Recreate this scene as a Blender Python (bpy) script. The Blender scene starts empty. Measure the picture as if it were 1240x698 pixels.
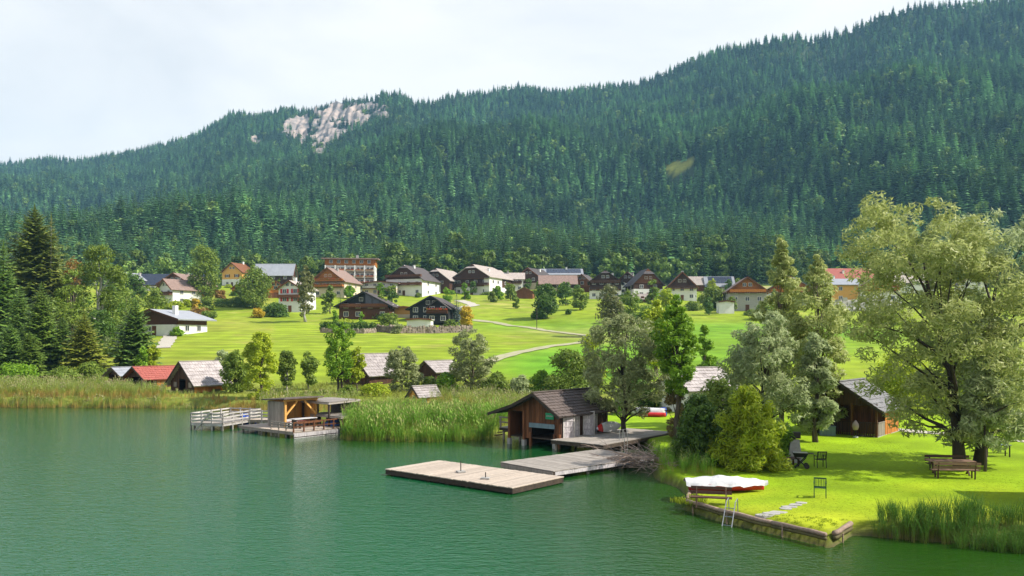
import bpy, bmesh, math, random
import numpy as np
from mathutils import Vector, Matrix
R = math.radians
S = bpy.context.scene
COL = S.collection
PI = math.pi

# ------------------------------------------------------------------ camera, sky, sun, exposure
FPX, CX, HZ, CAMZ = 1000.0, 620.0, 410.0, 7.7
cam = bpy.data.cameras.new('camera'); camo = bpy.data.objects.new('camera', cam); COL.objects.link(camo)
cam.sensor_width = 36.0; cam.lens = 36.0 * FPX / 1240.0
cam.shift_y = (HZ - 349.0) / 1240.0
camo.location = (0, 0, CAMZ); camo.rotation_euler = (R(90), 0, 0)
cam.clip_start = 0.5; cam.clip_end = 9000
S.camera = camo

SUN = Vector((0.72, -0.12, 0.68)).normalized()
sun_el = math.asin(SUN.z); sun_rot = math.atan2(SUN.x, SUN.y)
sl = bpy.data.lights.new('sun', 'SUN'); slo = bpy.data.objects.new('sun', sl); COL.objects.link(slo)
sl.energy = 5.0; sl.angle = R(0.5); sl.color = (1.0, 0.94, 0.84)
slo.rotation_euler = SUN.to_track_quat('Z', 'Y').to_euler()

S.view_settings.view_transform = 'Standard'
S.view_settings.look = 'None'
S.view_settings.exposure = 0.7
S.view_settings.gamma = 1.0
cy = S.cycles
cy.use_denoising = True
cy.denoiser = 'OPENIMAGEDENOISE'
cy.max_bounces = 5; cy.diffuse_bounces = 3; cy.glossy_bounces = 2; cy.transmission_bounces = 2
cy.volume_bounces = 0; cy.transparent_max_bounces = 4
cy.caustics_reflective = False; cy.caustics_refractive = False

W = bpy.data.worlds.new('World'); S.world = W; W.use_nodes = True
nt = W.node_tree; nt.nodes.clear()
def N(t, typ, **kw):
    n = t.nodes.new(typ)
    for k, v in kw.items(): setattr(n, k, v)
    return n
sky = N(nt, 'ShaderNodeTexSky', sky_type='NISHITA', sun_disc=False, sun_elevation=sun_el, sun_rotation=sun_rot)
bg = N(nt, 'ShaderNodeBackground'); bg.inputs['Strength'].default_value = 0.14
nt.links.new(sky.outputs[0], bg.inputs['Color'])
tc = N(nt, 'ShaderNodeTexCoord')
mp = N(nt, 'ShaderNodeMapping'); mp.inputs['Scale'].default_value = (1.0, 1.0, 2.6)
nt.links.new(tc.outputs['Generated'], mp.inputs['Vector'])
n1 = N(nt, 'ShaderNodeTexNoise'); n1.inputs['Scale'].default_value = 2.2; n1.inputs['Detail'].default_value = 7; n1.inputs['Roughness'].default_value = 0.55
n1.inputs['Distortion'].default_value = 0.4
nt.links.new(mp.outputs[0], n1.inputs['Vector'])
sep = N(nt, 'ShaderNodeSeparateXYZ'); nt.links.new(tc.outputs['Generated'], sep.inputs[0])
# cloud cover: closed deck seen edge-on low down, broken overhead
cov = N(nt, 'ShaderNodeMapRange'); cov.inputs['From Min'].default_value = 0.35; cov.inputs['From Max'].default_value = 0.75
cov.inputs['To Min'].default_value = 0.55; cov.inputs['To Max'].default_value = 0.0
nt.links.new(sep.outputs['Z'], cov.inputs['Value'])
ad = N(nt, 'ShaderNodeMath', operation='ADD'); nt.links.new(n1.outputs['Fac'], ad.inputs[0]); nt.links.new(cov.outputs[0], ad.inputs[1])
mr = N(nt, 'ShaderNodeMapRange', interpolation_type='SMOOTHSTEP'); mr.inputs['From Min'].default_value = 0.50; mr.inputs['From Max'].default_value = 0.72
nt.links.new(ad.outputs[0], mr.inputs['Value'])
cr = N(nt, 'ShaderNodeValToRGB')
cr.color_ramp.elements[0].position = 0.30; cr.color_ramp.elements[0].color = (0.72, 0.735, 0.77, 1)
cr.color_ramp.elements[1].position = 0.62; cr.color_ramp.elements[1].color = (0.95, 0.93, 0.92, 1)
nt.links.new(n1.outputs['Fac'], cr.inputs[0])
bg2 = N(nt, 'ShaderNodeBackground'); bg2.inputs['Strength'].default_value = 0.73
nt.links.new(cr.outputs[0], bg2.inputs['Color'])
mx = N(nt, 'ShaderNodeMixShader')
nt.links.new(mr.outputs[0], mx.inputs[0]); nt.links.new(bg.outputs[0], mx.inputs[1]); nt.links.new(bg2.outputs[0], mx.inputs[2])
wo = N(nt, 'ShaderNodeOutputWorld'); nt.links.new(mx.outputs[0], wo.inputs['Surface'])

# ------------------------------------------------------------------ materials
MATS = {}
def mat(name, c1, c2=None, scale=(3, 3, 3), rough=0.75, rnd=0.25, detail=5, bump=0.0, spec=0.3, metal=0.0, lo=0.3, hi=0.7, coord='Object'):
    if name in MATS: return MATS[name]
    m = bpy.data.materials.new(name); m.use_nodes = True; t = m.node_tree; L = t.links.new
    b = t.nodes['Principled BSDF']
    b.inputs['Roughness'].default_value = rough; b.inputs['Specular IOR Level'].default_value = spec; b.inputs['Metallic'].default_value = metal
    c2 = c2 or tuple(x * 0.72 for x in c1)
    co = N(t, 'ShaderNodeTexCoord'); mpn = N(t, 'ShaderNodeMapping'); mpn.inputs['Scale'].default_value = scale
    oi = N(t, 'ShaderNodeObjectInfo')
    sh = N(t, 'ShaderNodeMath', operation='MULTIPLY'); sh.inputs[1].default_value = 37.0; L(oi.outputs['Random'], sh.inputs[0])
    L(sh.outputs[0], mpn.inputs['Location'])
    L(co.outputs[coord], mpn.inputs['Vector'])
    nz = N(t, 'ShaderNodeTexNoise'); nz.inputs['Scale'].default_value = 1.0; nz.inputs['Detail'].default_value = detail; nz.inputs['Roughness'].default_value = 0.62
    L(mpn.outputs[0], nz.inputs['Vector'])
    r = N(t, 'ShaderNodeMapRange'); r.inputs['From Min'].default_value = lo; r.inputs['From Max'].default_value = hi
    L(nz.outputs['Fac'], r.inputs['Value'])
    mxn = N(t, 'ShaderNodeMix', data_type='RGBA'); mxn.inputs[6].default_value = (*c1, 1); mxn.inputs[7].default_value = (*c2, 1)
    L(r.outputs[0], mxn.inputs[0])
    if rnd:
        rr = N(t, 'ShaderNodeMapRange'); rr.inputs['To Min'].default_value = 1 - rnd; rr.inputs['To Max'].default_value = 1 + rnd
        L(oi.outputs['Random'], rr.inputs['Value'])
        ml = N(t, 'ShaderNodeMix', data_type='RGBA', blend_type='MULTIPLY'); ml.inputs[0].default_value = 1.0
        cb = N(t, 'ShaderNodeCombineColor')
        for k in range(3): L(rr.outputs[0], cb.inputs[k])
        L(mxn.outputs[2], ml.inputs[6]); L(cb.outputs[0], ml.inputs[7]); L(ml.outputs[2], b.inputs['Base Color'])
    else:
        L(mxn.outputs[2], b.inputs['Base Color'])
    if bump:
        bp = N(t, 'ShaderNodeBump'); bp.inputs['Strength'].default_value = bump; bp.inputs['Distance'].default_value = 0.03
        L(nz.outputs['Fac'], bp.inputs['Height']); L(bp.outputs[0], b.inputs['Normal'])
    MATS[name] = m
    return m

def leaf_mat(name, c1, c2, trans=0.4, obj=0.2, rough=0.5, island=True):
    if name in MATS: return MATS[name]
    m = bpy.data.materials.new(name); m.use_nodes = True; t = m.node_tree; L = t.links.new
    t.nodes.clear()
    g = N(t, 'ShaderNodeNewGeometry'); oi = N(t, 'ShaderNodeObjectInfo')
    mxn = N(t, 'ShaderNodeMix', data_type='RGBA'); mxn.inputs[6].default_value = (*c1, 1); mxn.inputs[7].default_value = (*c2, 1)
    L(g.outputs['Random Per Island'] if island else oi.outputs['Random'], mxn.inputs[0])
    rr = N(t, 'ShaderNodeMapRange'); rr.inputs['To Min'].default_value = 1 - obj; rr.inputs['To Max'].default_value = 1 + obj
    L(oi.outputs['Random'], rr.inputs['Value'])
    vm = N(t, 'ShaderNodeVectorMath', operation='SCALE'); L(mxn.outputs[2], vm.inputs[0]); L(rr.outputs[0], vm.inputs['Scale'])
    if not island:   # noise patches: sunlit green bands painted into the tone, with lighter young stands
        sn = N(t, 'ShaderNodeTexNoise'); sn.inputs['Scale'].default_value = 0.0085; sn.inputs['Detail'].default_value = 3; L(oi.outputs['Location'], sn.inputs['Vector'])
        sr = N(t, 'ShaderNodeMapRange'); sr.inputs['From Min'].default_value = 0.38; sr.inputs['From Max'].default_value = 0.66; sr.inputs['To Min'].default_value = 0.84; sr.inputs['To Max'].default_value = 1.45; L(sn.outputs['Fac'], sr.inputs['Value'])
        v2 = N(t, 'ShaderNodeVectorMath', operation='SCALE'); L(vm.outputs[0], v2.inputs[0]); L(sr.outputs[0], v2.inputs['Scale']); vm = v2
    d = N(t, 'ShaderNodeBsdfPrincipled'); d.inputs['Roughness'].default_value = rough; d.inputs['Specular IOR Level'].default_value = 0.25
    L(vm.outputs[0], d.inputs['Base Color'])
    tr = N(t, 'ShaderNodeBsdfTranslucent'); L(vm.outputs[0], tr.inputs['Color'])
    ms = N(t, 'ShaderNodeMixShader'); ms.inputs[0].default_value = trans
    L(d.outputs[0], ms.inputs[1]); L(tr.outputs[0], ms.inputs[2])
    o = N(t, 'ShaderNodeOutputMaterial'); L(ms.outputs[0], o.inputs['Surface'])
    MATS[name] = m
    return m

def attr_ramp_mat(name, stops, attr='h', trans=0.3, obj=0.2):
    if name in MATS: return MATS[name]
    m = bpy.data.materials.new(name); m.use_nodes = True; t = m.node_tree; L = t.links.new; t.nodes.clear()
    a = N(t, 'ShaderNodeAttribute', attribute_name=attr)
    oi = N(t, 'ShaderNodeObjectInfo'); g = N(t, 'ShaderNodeNewGeometry')
    ad = N(t, 'ShaderNodeMath', operation='MULTIPLY_ADD'); ad.inputs[1].default_value = 0.34; L(oi.outputs['Random'], ad.inputs[0]); L(a.outputs['Fac'], ad.inputs[2])
    a2 = N(t, 'ShaderNodeMath', operation='SUBTRACT'); a2.inputs[1].default_value = 0.17; L(ad.outputs[0], a2.inputs[0])
    cr = N(t, 'ShaderNodeValToRGB'); el = cr.color_ramp.elements
    el[0].position, el[0].color = stops[0][0], (*stops[0][1], 1)
    el[1].position, el[1].color = stops[-1][0], (*stops[-1][1], 1)
    for p, c in stops[1:-1]:
        e = el.new(p); e.color = (*c, 1)
    L(a2.outputs[0], cr.inputs[0])
    rr = N(t, 'ShaderNodeMapRange'); rr.inputs['To Min'].default_value = 1 - obj; rr.inputs['To Max'].default_value = 1 + obj
    L(g.outputs['Random Per Island'], rr.inputs['Value'])
    vm = N(t, 'ShaderNodeVectorMath', operation='SCALE'); L(cr.outputs[0], vm.inputs[0]); L(rr.outputs[0], vm.inputs['Scale'])
    d = N(t, 'ShaderNodeBsdfPrincipled'); d.inputs['Roughness'].default_value = 0.6; d.inputs['Specular IOR Level'].default_value = 0.2
    L(vm.outputs[0], d.inputs['Base Color'])
    tr = N(t, 'ShaderNodeBsdfTranslucent'); L(vm.outputs[0], tr.inputs['Color'])
    ms = N(t, 'ShaderNodeMixShader'); ms.inputs[0].default_value = trans
    L(d.outputs[0], ms.inputs[1]); L(tr.outputs[0], ms.inputs[2])
    o = N(t, 'ShaderNodeOutputMaterial'); L(ms.outputs[0], o.inputs['Surface'])
    MATS[name] = m
    return m

grain = (14, 14, 1.2)
M_dark = mat('dark weathered boards', (0.085, 0.036, 0.018), (0.030, 0.014, 0.009), grain, bump=0.3)
M_brown = mat('brown boards', (0.20, 0.072, 0.025), (0.070, 0.028, 0.013), grain, bump=0.3, rnd=.38)
M_orange = mat('orange larch boards', (0.50, 0.185, 0.030), (0.30, 0.095, 0.018), grain, bump=0.2)
M_fresh = mat('fresh spruce boards', (0.72, 0.40, 0.115), (0.56, 0.28, 0.065), grain, rnd=0.18)
M_grey = mat('silver grey boards', (0.34, 0.29, 0.25), (0.19, 0.16, 0.14), grain, rnd=0.22, bump=0.25)
M_deck = mat('bleached deck planks', (0.50, 0.42, 0.34), (0.33, 0.27, 0.22), (2, 12, 12), rnd=0.14, bump=0.2)
M_deckg = mat('grey deck planks', (0.36, 0.32, 0.28), (0.22, 0.195, 0.17), (2, 12, 12), rnd=0.17, bump=0.2)
M_beam = mat('dark wet timber', (0.07, 0.05, 0.035), (0.03, 0.022, 0.018), (6, 6, 6))
M_shing = mat('dark shingles', (0.125, 0.096, 0.084), (0.06, 0.048, 0.044), (1.2, 1.2, 1.2), rnd=0.12, bump=0.3)
M_shingp = mat('pale weathered shingles', (0.43, 0.385, 0.37), (0.24, 0.21, 0.205), (1.4, 1.4, 1.4), rnd=0.2, bump=0.3)
M_shingg = mat('grey shingles', (0.27, 0.26, 0.27), (0.13, 0.13, 0.135), (2.4, 2.4, 2.4), rnd=0.2, bump=0.3)
M_redroof = mat('red roof tiles', (0.36, 0.105, 0.08), (0.23, 0.065, 0.052), (3, 3, 3), rnd=0.12)
M_white = mat('white render', (0.78, 0.77, 0.74), (0.66, 0.65, 0.62), (0.6, 0.6, 0.6), rnd=0.04)
M_cream = mat('cream render', (0.66, 0.55, 0.42), (0.56, 0.46, 0.34), (0.6, 0.6, 0.6), rnd=0.05)
M_whitew = mat('whitewashed boards', (0.62, 0.58, 0.58), (0.26, 0.23, 0.25), (9, 9, 2.5), rnd=0.2)
M_whitep = mat('white painted rail', (0.55, 0.52, 0.49), (0.27, 0.25, 0.23), (3, 3, 3), rnd=0.15)
M_glass = mat('window glass', (0.035, 0.045, 0.06), (0.02, 0.025, 0.035), rough=0.08, spec=0.6, rnd=0.1)
M_frame = mat('white window frame', (0.7, 0.68, 0.64), rnd=0.05)
M_flower = mat('red geraniums', (0.42, 0.05, 0.03), (0.10, 0.12, 0.02), (3, 3, 3), rnd=0.2, lo=0.45, hi=0.55)
M_red = mat('red paint', (0.55, 0.03, 0.03), (0.42, 0.02, 0.02), rnd=0.05, rough=0.4)
M_tarp = mat('white tarpaulin', (0.62, 0.62, 0.61), (0.40, 0.40, 0.42), (2, 2, 2), rnd=0.03, rough=0.55)
M_blue = mat('blue plastic', (0.01, 0.08, 0.48), (0.01, 0.05, 0.33), rnd=0.05, rough=0.35)
M_bluet = mat('blue tarpaulin', (0.10, 0.20, 0.58), (0.06, 0.13, 0.42), rnd=0.05)
M_greenp = mat('green painted metal', (0.02, 0.085, 0.06), (0.012, 0.05, 0.04), rnd=0.05, rough=0.45)
M_black = mat('black enamel', (0.014, 0.014, 0.016), rnd=0.05, rough=0.4)
M_dmetal = mat('dark brown metal', (0.03, 0.024, 0.02), rnd=0.05, rough=0.5)
M_steel = mat('galvanised steel', (0.5, 0.5, 0.5), (0.38, 0.38, 0.38), metal=0.8, rough=0.35, rnd=0.05)
M_conc = mat('weathered concrete', (0.40, 0.385, 0.36), (0.27, 0.26, 0.245), (4, 4, 4), rnd=0.06, bump=0.2)
M_log = mat('weathered log', (0.36, 0.26, 0.20), (0.18, 0.125, 0.09), (2, 9, 9), rnd=0.2, bump=0.4)
M_bench = mat('dark stained slats', (0.11, 0.055, 0.035), (0.055, 0.028, 0.02), (2, 12, 12), rnd=0.25)
M_benchp = mat('bleached brown slats', (0.26, 0.16, 0.11), (0.15, 0.09, 0.06), (2, 12, 12), rnd=0.2)
M_solar = mat('solar panel', (0.03, 0.035, 0.055), (0.05, 0.055, 0.075), (1, 1, 1), rough=0.15, spec=0.6, rnd=0.05)
M_metalroof = mat('sheet metal roof', (0.30, 0.31, 0.34), (0.24, 0.25, 0.28), (0.8, 0.8, 0.8), rough=0.4, rnd=0.08)
M_paleroof = mat('pale slate roof', (0.42, 0.36, 0.32), (0.27, 0.23, 0.21), (1.3, 1.3, 1.3), rnd=0.14)
M_pinkroof = mat('faded brown tiles', (0.27, 0.185, 0.155), (0.17, 0.115, 0.095), (1.3, 1.3, 1.3), rnd=0.12)
M_darkroof = mat('dark roof tiles', (0.085, 0.07, 0.068), (0.05, 0.042, 0.042), (1.3, 1.3, 1.3), rnd=0.12)
M_blackw = mat('black stained boards', (0.026, 0.024, 0.026), (0.014, 0.013, 0.015), grain, rnd=0.1)
M_stone = mat('field stones', (0.34, 0.275, 0.21), (0.15, 0.125, 0.10), (1.1, 1.1, 1.1), rnd=0.25, bump=0.3)
M_bark = mat('grey brown bark', (0.115, 0.088, 0.066), (0.045, 0.034, 0.027), (7, 7, 1.5), rnd=0.15, bump=0.6)
M_barkd = mat('dark bark', (0.065, 0.047, 0.036), (0.024, 0.018, 0.015), (7, 7, 1.5), rnd=0.15, bump=0.6)
M_barkp = mat('pale birch bark', (0.55, 0.53, 0.49), (0.20, 0.19, 0.17), (5, 5, 3), rnd=0.1)
M_twig = mat('dead grey branches', (0.36, 0.27, 0.22), (0.19, 0.14, 0.11), rnd=0.3)
M_sign = mat('green sign board', (0.03, 0.34, 0.16), (0.025, 0.28, 0.13), rnd=0.0, rough=0.4)
M_bluegrey = mat('faded blue grey board', (0.19, 0.26, 0.30), (0.12, 0.165, 0.19), grain, rnd=0.05)
M_gravel = mat('pale gravel', (0.50, 0.46, 0.39), (0.36, 0.33, 0.27), (2.5, 2.5, 2.5), rnd=0.0, bump=0.3)
M_dirt = mat('trodden earth track', (0.40, 0.36, 0.25), (0.27, 0.28, 0.13), (0.8, 0.8, 0.8), rnd=0.0)

# ------------------------------------------------------------------ mesh helpers
def link(o, parent=None, loc=None, rot=None):
    COL.objects.link(o)
    if parent is not None: o.parent = parent
    if loc is not None: o.location = loc
    if rot is not None: o.rotation_euler = rot
    return o
def tag(o, label=None, cat=None, group=None, kind=None):
    if label: o['label'] = label
    if cat: o['category'] = cat
    if group: o['group'] = group
    if kind: o['kind'] = kind
    return o
def thing(name, label, cat, loc=(0, 0, 0), rz=0.0, group=None):
    o = bpy.data.objects.new(name, None); o.empty_display_size = 0.2
    link(o, None, loc, (0, 0, rz)); tag(o, label, cat, group)
    return o
class MB:
    def __init__(s): s.v, s.f, s.m = [], [], []
    def face(s, pts, m=0):
        i = len(s.v); s.v += [tuple(p) for p in pts]; s.f.append(tuple(range(i, i + len(pts)))); s.m.append(m); return s
    def hexa(s, p, m=0):     # 4 bottom (ccw) + 4 top
        i = len(s.v); s.v += [tuple(q) for q in p]
        for a in ((3, 2, 1, 0), (4, 5, 6, 7), (0, 1, 5, 4), (1, 2, 6, 5), (2, 3, 7, 6), (3, 0, 4, 7)):
            s.f.append(tuple(i + k for k in a)); s.m.append(m)
        return s
    def box(s, x0, x1, y0, y1, z0, z1, m=0):
        return s.hexa([(x0, y0, z0), (x1, y0, z0), (x1, y1, z0), (x0, y1, z0), (x0, y0, z1), (x1, y0, z1), (x1, y1, z1), (x0, y1, z1)], m)
    def bar(s, a, b, w, h=None, m=0, up=(0, 0, 1)):
        h = h or w; a = Vector(a); b = Vector(b); d = (b - a).normalized(); u = Vector(up)
        if abs(d.dot(u)) > 0.95: u = Vector((1, 0, 0))
        x = d.cross(u).normalized() * w / 2; z = x.cross(d).normalized() * h / 2
        return s.hexa([a - x - z, a + x - z, b + x - z, b - x - z, a - x + z, a + x + z, b + x + z, b - x + z], m)
    def slab(s, quad, th, m=0):   # thickness downward along the normal
        q = [Vector(p) for p in quad]; n = (q[1] - q[0]).cross(q[3] - q[0]).normalized()
        if n.z < 0: q.reverse(); n = -n
        return s.hexa([p - n * th for p in q] + q, m)
    def prism(s, poly, y0, y1, m=0):  # poly in (x,z), extruded along y
        i = len(s.v); n = len(poly)
        s.v += [(x, y0, z) for x, z in poly] + [(x, y1, z) for x, z in poly]
        s.f.append(tuple(i + k for k in range(n))); s.m.append(m)
        s.f.append(tuple(i + n + k for k in reversed(range(n)))); s.m.append(m)
        for k in range(n):
            j = (k + 1) % n; s.f.append((i + j, i + k, i + n + k, i + n + j)); s.m.append(m)
        return s
    def tube(s, pts, rad, n=6, m=0, cap=True):
        pts = [Vector(p) for p in pts]; base = len(s.v); up = Vector((0.31, 0.17, 0.93)); px = None
        for k, p in enumerate(pts):
            d = (pts[min(k + 1, len(pts) - 1)] - pts[max(k - 1, 0)]).normalized()
            x = (px - d * px.dot(d)) if px is not None else d.orthogonal()
            x.normalize(); px = x; y = d.cross(x); r = rad[k] if hasattr(rad, '__len__') else rad
            for a in range(n):
                t = 2 * PI * a / n; s.v.append(tuple(p + (x * math.cos(t) + y * math.sin(t)) * r))
        for k in range(len(pts) - 1):
            for a in range(n):
                b = (a + 1) % n; o = base + k * n
                s.f.append((o + a, o + b, o + n + b, o + n + a)); s.m.append(m)
        if cap:
            s.f.append(tuple(base + a for a in reversed(range(n)))); s.m.append(m)
            o = base + (len(pts) - 1) * n; s.f.append(tuple(o + a for a in range(n))); s.m.append(m)
        return s
    def lathe(s, prof, n=12, c=(0, 0, 0), m=0):
        return s.tube([(c[0], c[1], c[2] + z + 1e-5 * k) for k, (r, z) in enumerate(prof)], [r for r, z in prof], n, m)
    def mesh(s, name, mats):
        me = bpy.data.meshes.new(name); me.from_pydata(s.v, [], s.f)
        for x in (mats if isinstance(mats, (list, tuple)) else [mats]): me.materials.append(x)
        if any(s.m): me.polygons.foreach_set('material_index', s.m)
        me.update(); return me
    def build(s, name, mats, parent=None, smooth=False, loc=None, rot=None):
        me = s.mesh(name, mats)
        if smooth: me.polygons.foreach_set('use_smooth', [True] * len(me.polygons))
        return link(bpy.data.objects.new(name, me), parent, loc, rot)
def quick(name, m, parent, *boxes):
    b = MB()
    for x in boxes: b.box(*x)
    return b.build(name, m, parent)
def inst(name, me, parent, loc, rot=(0, 0, 0), scale=(1, 1, 1)):
    o = bpy.data.objects.new(name, me); link(o, parent, loc, rot); o.scale = scale; return o

def np_mesh(name, V, Q, mats, smooth=False, attr=None):
    V = np.asarray(V, dtype=np.float32).reshape(-1, 3); Q = np.asarray(Q, dtype=np.int32); k = Q.shape[1]
    me = bpy.data.meshes.new(name)
    me.vertices.add(len(V)); me.vertices.foreach_set('co', V.ravel())
    me.loops.add(Q.size); me.loops.foreach_set('vertex_index', Q.ravel())
    me.polygons.add(len(Q)); me.polygons.foreach_set('loop_start', np.arange(0, Q.size, k, dtype=np.int32))
    if smooth: me.polygons.foreach_set('use_smooth', np.ones(len(Q), dtype=bool))
    for x in (mats if isinstance(mats, (list, tuple)) else [mats]): me.materials.append(x)
    if attr is not None:
        for an, arr in attr.items():
            if arr.ndim == 1:
                a = me.attributes.new(an, 'FLOAT', 'POINT'); a.data.foreach_set('value', arr.astype(np.float32))
            else:
                a = me.attributes.new(an, 'FLOAT_COLOR', 'POINT'); a.data.foreach_set('color', arr.astype(np.float32).ravel())
    me.update(calc_edges=True); me.validate()
    return me

# ------------------------------------------------------------------ terrain function
def nz2(x, y, scale, seed, octv=4):
    r = np.random.RandomState(seed); x = np.asarray(x, float); y = np.asarray(y, float)
    out = np.zeros(np.broadcast(x, y).shape); amp = 1.0; tot = 0; f = 1.0 / scale
    for o in range(octv):
        for k in range(3):
            a = r.uniform(0, 2 * PI); p = r.uniform(0, 6.28, 3)
            wx = 0.9 * np.sin(f * 1.3 * (y * math.cos(a) - x * math.sin(a)) + p[1])
            out = out + amp * np.sin(f * 2 * PI * 0.5 * (x * math.cos(a) + y * math.sin(a)) + p[0] + wx)
            tot += amp
        amp *= 0.5; f *= 2.07
    return out / tot * 1.7
SHORE = [(-400, 96), (-120, 95), (-57, 93), (-47, 92.5), (-36, 92), (-30, 90), (-27, 87), (-24.5, 79), (-23, 75.5), (-18, 75), (-14, 73.5), (-13.4, 64.5), (-12, 62.8), (-7, 63),
         (-2.5, 63.5), (-0.2, 66), (4, 67), (7.4, 63), (9.5, 57.5), (8.9, 52), (8.2, 48.5), (7.9, 45), (8.6, 42.5), (8.6, 39.5), (7.7, 37.2), (8.6, 35.0), (10.2, 32.6), (11.7, 30.3), (13.4, 32.4), (16, 31.3), (18.5, 30.5), (23, 28.5), (40, 27), (400, 24)]
POLY = np.array(SHORE + [(400, 4000), (-400, 4000)], float)
PA = np.array(SHORE, float)
def inpoly(x, y, poly):
    x = np.asarray(x, float); y = np.asarray(y, float); c = np.zeros(np.broadcast(x, y).shape, bool); n = len(poly); j = n - 1
    for i in range(n):
        xi, yi = poly[i]; xj, yj = poly[j]
        if yi != yj:
            t = ((yi > y) != (yj > y)) & (x < (xj - xi) * (y - yi) / (yj - yi) + xi); c ^= t
        j = i
    return c
def shore_d(x, y):
    d = np.full(np.broadcast(x, y).shape, 1e9)
    for (ax, ay), (bx, by) in zip(PA[:-1], PA[1:]):
        dx, dy = bx - ax, by - ay; t = np.clip(((x - ax) * dx + (y - ay) * dy) / (dx * dx + dy * dy), 0, 1)
        d = np.minimum(d, np.hypot(x - ax - t * dx, y - ay - t * dy))
    ins = inpoly(x, y, POLY) | (np.abs(x) > 399) & (y > 50)
    return np.where(ins, d, -d)
PY = [0, 45, 62, 80, 92, 110, 140, 180, 235, 300, 350, 420, 5000]
PZ = [0.5, 0.5, 0.6, 0.75, 0.9, 1.7, 4.6, 7.6, 12.0, 20.0, 26.5, 34.0, 34.0]
SKX = [-700, -400, 0, 30, 60, 90, 135, 170, 200, 231, 256, 281, 311, 341, 371, 401, 431, 451, 466, 486, 501, 531, 552, 582, 620, 645, 665, 685, 720, 750, 780, 810, 846, 866, 901, 931, 966, 981, 1021, 1046, 1081, 1121, 1240, 1700, 2200]
SKY_ = [225, 215, 195, 190, 184, 187, 182, 176, 169, 159, 146, 132, 132, 124, 126, 121, 117, 114, 105, 106, 116, 114, 107, 105, 98, 99, 104, 106, 99, 94, 90, 79, 65, 54, 47, 41, 35, 39, 30, 19, 7, 0, -14, -50, -60]
YCX = [-700, 0, 300, 480, 620, 760, 960, 1240, 2200]
YCY = [2300, 2150, 1950, 1750, 1900, 1720, 1520, 1350, 1250]
Y0 = 425.0
def mount(x, y):
    px = np.clip(x / np.maximum(y, 1) * FPX + CX, -700, 2200)
    yc = np.interp(px, YCX, YCY); sk = np.interp(px, SKX, SKY_) + 9 * nz2(px, px * 0.3, 70, 3, 3) * 0.25
    zc = CAMZ + (HZ - sk) / FPX * yc - 17.0
    t = (y - Y0) / (yc - Y0); tt = np.clip(t, 0, 1)
    base = 34 + (zc - 34) * (0.60 * tt + 0.40 * tt ** 2.6)
    rel = (nz2(x, y, 420, 11, 4) * 46 + nz2(x * 1.0, y * 0.35, 170, 12, 3) * 24) * (tt * (1 - tt) * 4) ** 0.8 * (1 - 0.85 * np.exp(-((px - 400) / 110.0) ** 2) * (tt > 0.3))
    spur = 42 * np.exp(-((tt - 0.50) / 0.10) ** 2) * np.exp(-((px - 640) / 230.0) ** 2)
    spur2 = 34 * np.exp(-((tt - 0.62) / 0.09) ** 2) * np.exp(-((px - 1010) / 200.0) ** 2)
    back = np.where(t > 1, (t - 1) * (zc - 34) * 0.9, 0)
    return base + rel + spur + spur2 - back
def H(x, y):
    x = np.asarray(x, float); y = np.asarray(y, float)
    sd = shore_d(x, y)
    p = np.interp(y, PY, PZ) + nz2(x, y, 60, 5, 3) * np.clip((y - 95) / 150, 0, 1) * 0.9
    land = p * np.clip(sd / 0.35, 0, 1) + 0.05 * np.clip(sd, 0, 1) * nz2(x, y, 5, 6, 2)
    z = np.where(sd > 0, land, np.maximum(-2.6, sd * 0.45))
    return np.where(y > Y0, np.maximum(mount(x, y), -5), z)
def H1(x, y): return float(H(np.array([x]), np.array([y]))[0])
_YS = np.concatenate([np.arange(26, 130, 0.25), np.arange(130, 420, 1.0), np.arange(420, 2400, 6.0)])
def G(px, py):
    """first point of the terrain on the sight line through a point of the photograph"""
    u = (px - CX) / FPX; v = (HZ - py) / FPX
    d = H(u * _YS, _YS) - (CAMZ + v * _YS)
    i = int(np.argmax(d > 0))
    if not d[i] > 0: i = len(_YS) - 1
    y = _YS[i]
    if i > 0 and d[i] > 0:
        a, b = d[i - 1], d[i]; y = _YS[i - 1] + (_YS[i] - _YS[i - 1]) * (-a) / (b - a)
    return Vector((u * y, y, H1(u * y, y)))
def at(px, Y): 
    x = (px - CX) / FPX * Y
    return Vector((x, Y, H1(x, Y)))
def WP(px, py, z):
    y = (CAMZ - z) * FPX / (py - HZ); return Vector(((px - CX) / FPX * y, y, z))
def wpoly(pts): return np.array([G(a, b)[:2] for a, b in pts])

ROCK = [np.array(p, float) for p in (
    [(342, 153), (352, 147), (366, 143), (374, 140), (377, 152), (374, 168), (370, 180), (364, 172), (352, 171), (344, 164)],
    [(380, 190), (377, 172), (381, 150), (384, 134), (392, 140), (399, 132), (407, 127), (413, 125), (420, 132), (432, 128), (448, 127), (462, 131), (474, 133), (477, 143),
     (466, 147), (452, 146), (444, 153), (430, 160), (418, 166), (408, 172), (398, 184), (390, 197), (384, 195)],
    [(300, 172), (310, 168), (322, 174), (312, 178)])]
CLEAR = wpoly([(806, 200), (820, 194), (841, 193), (838, 201), (826, 209), (808, 214)])

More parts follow.
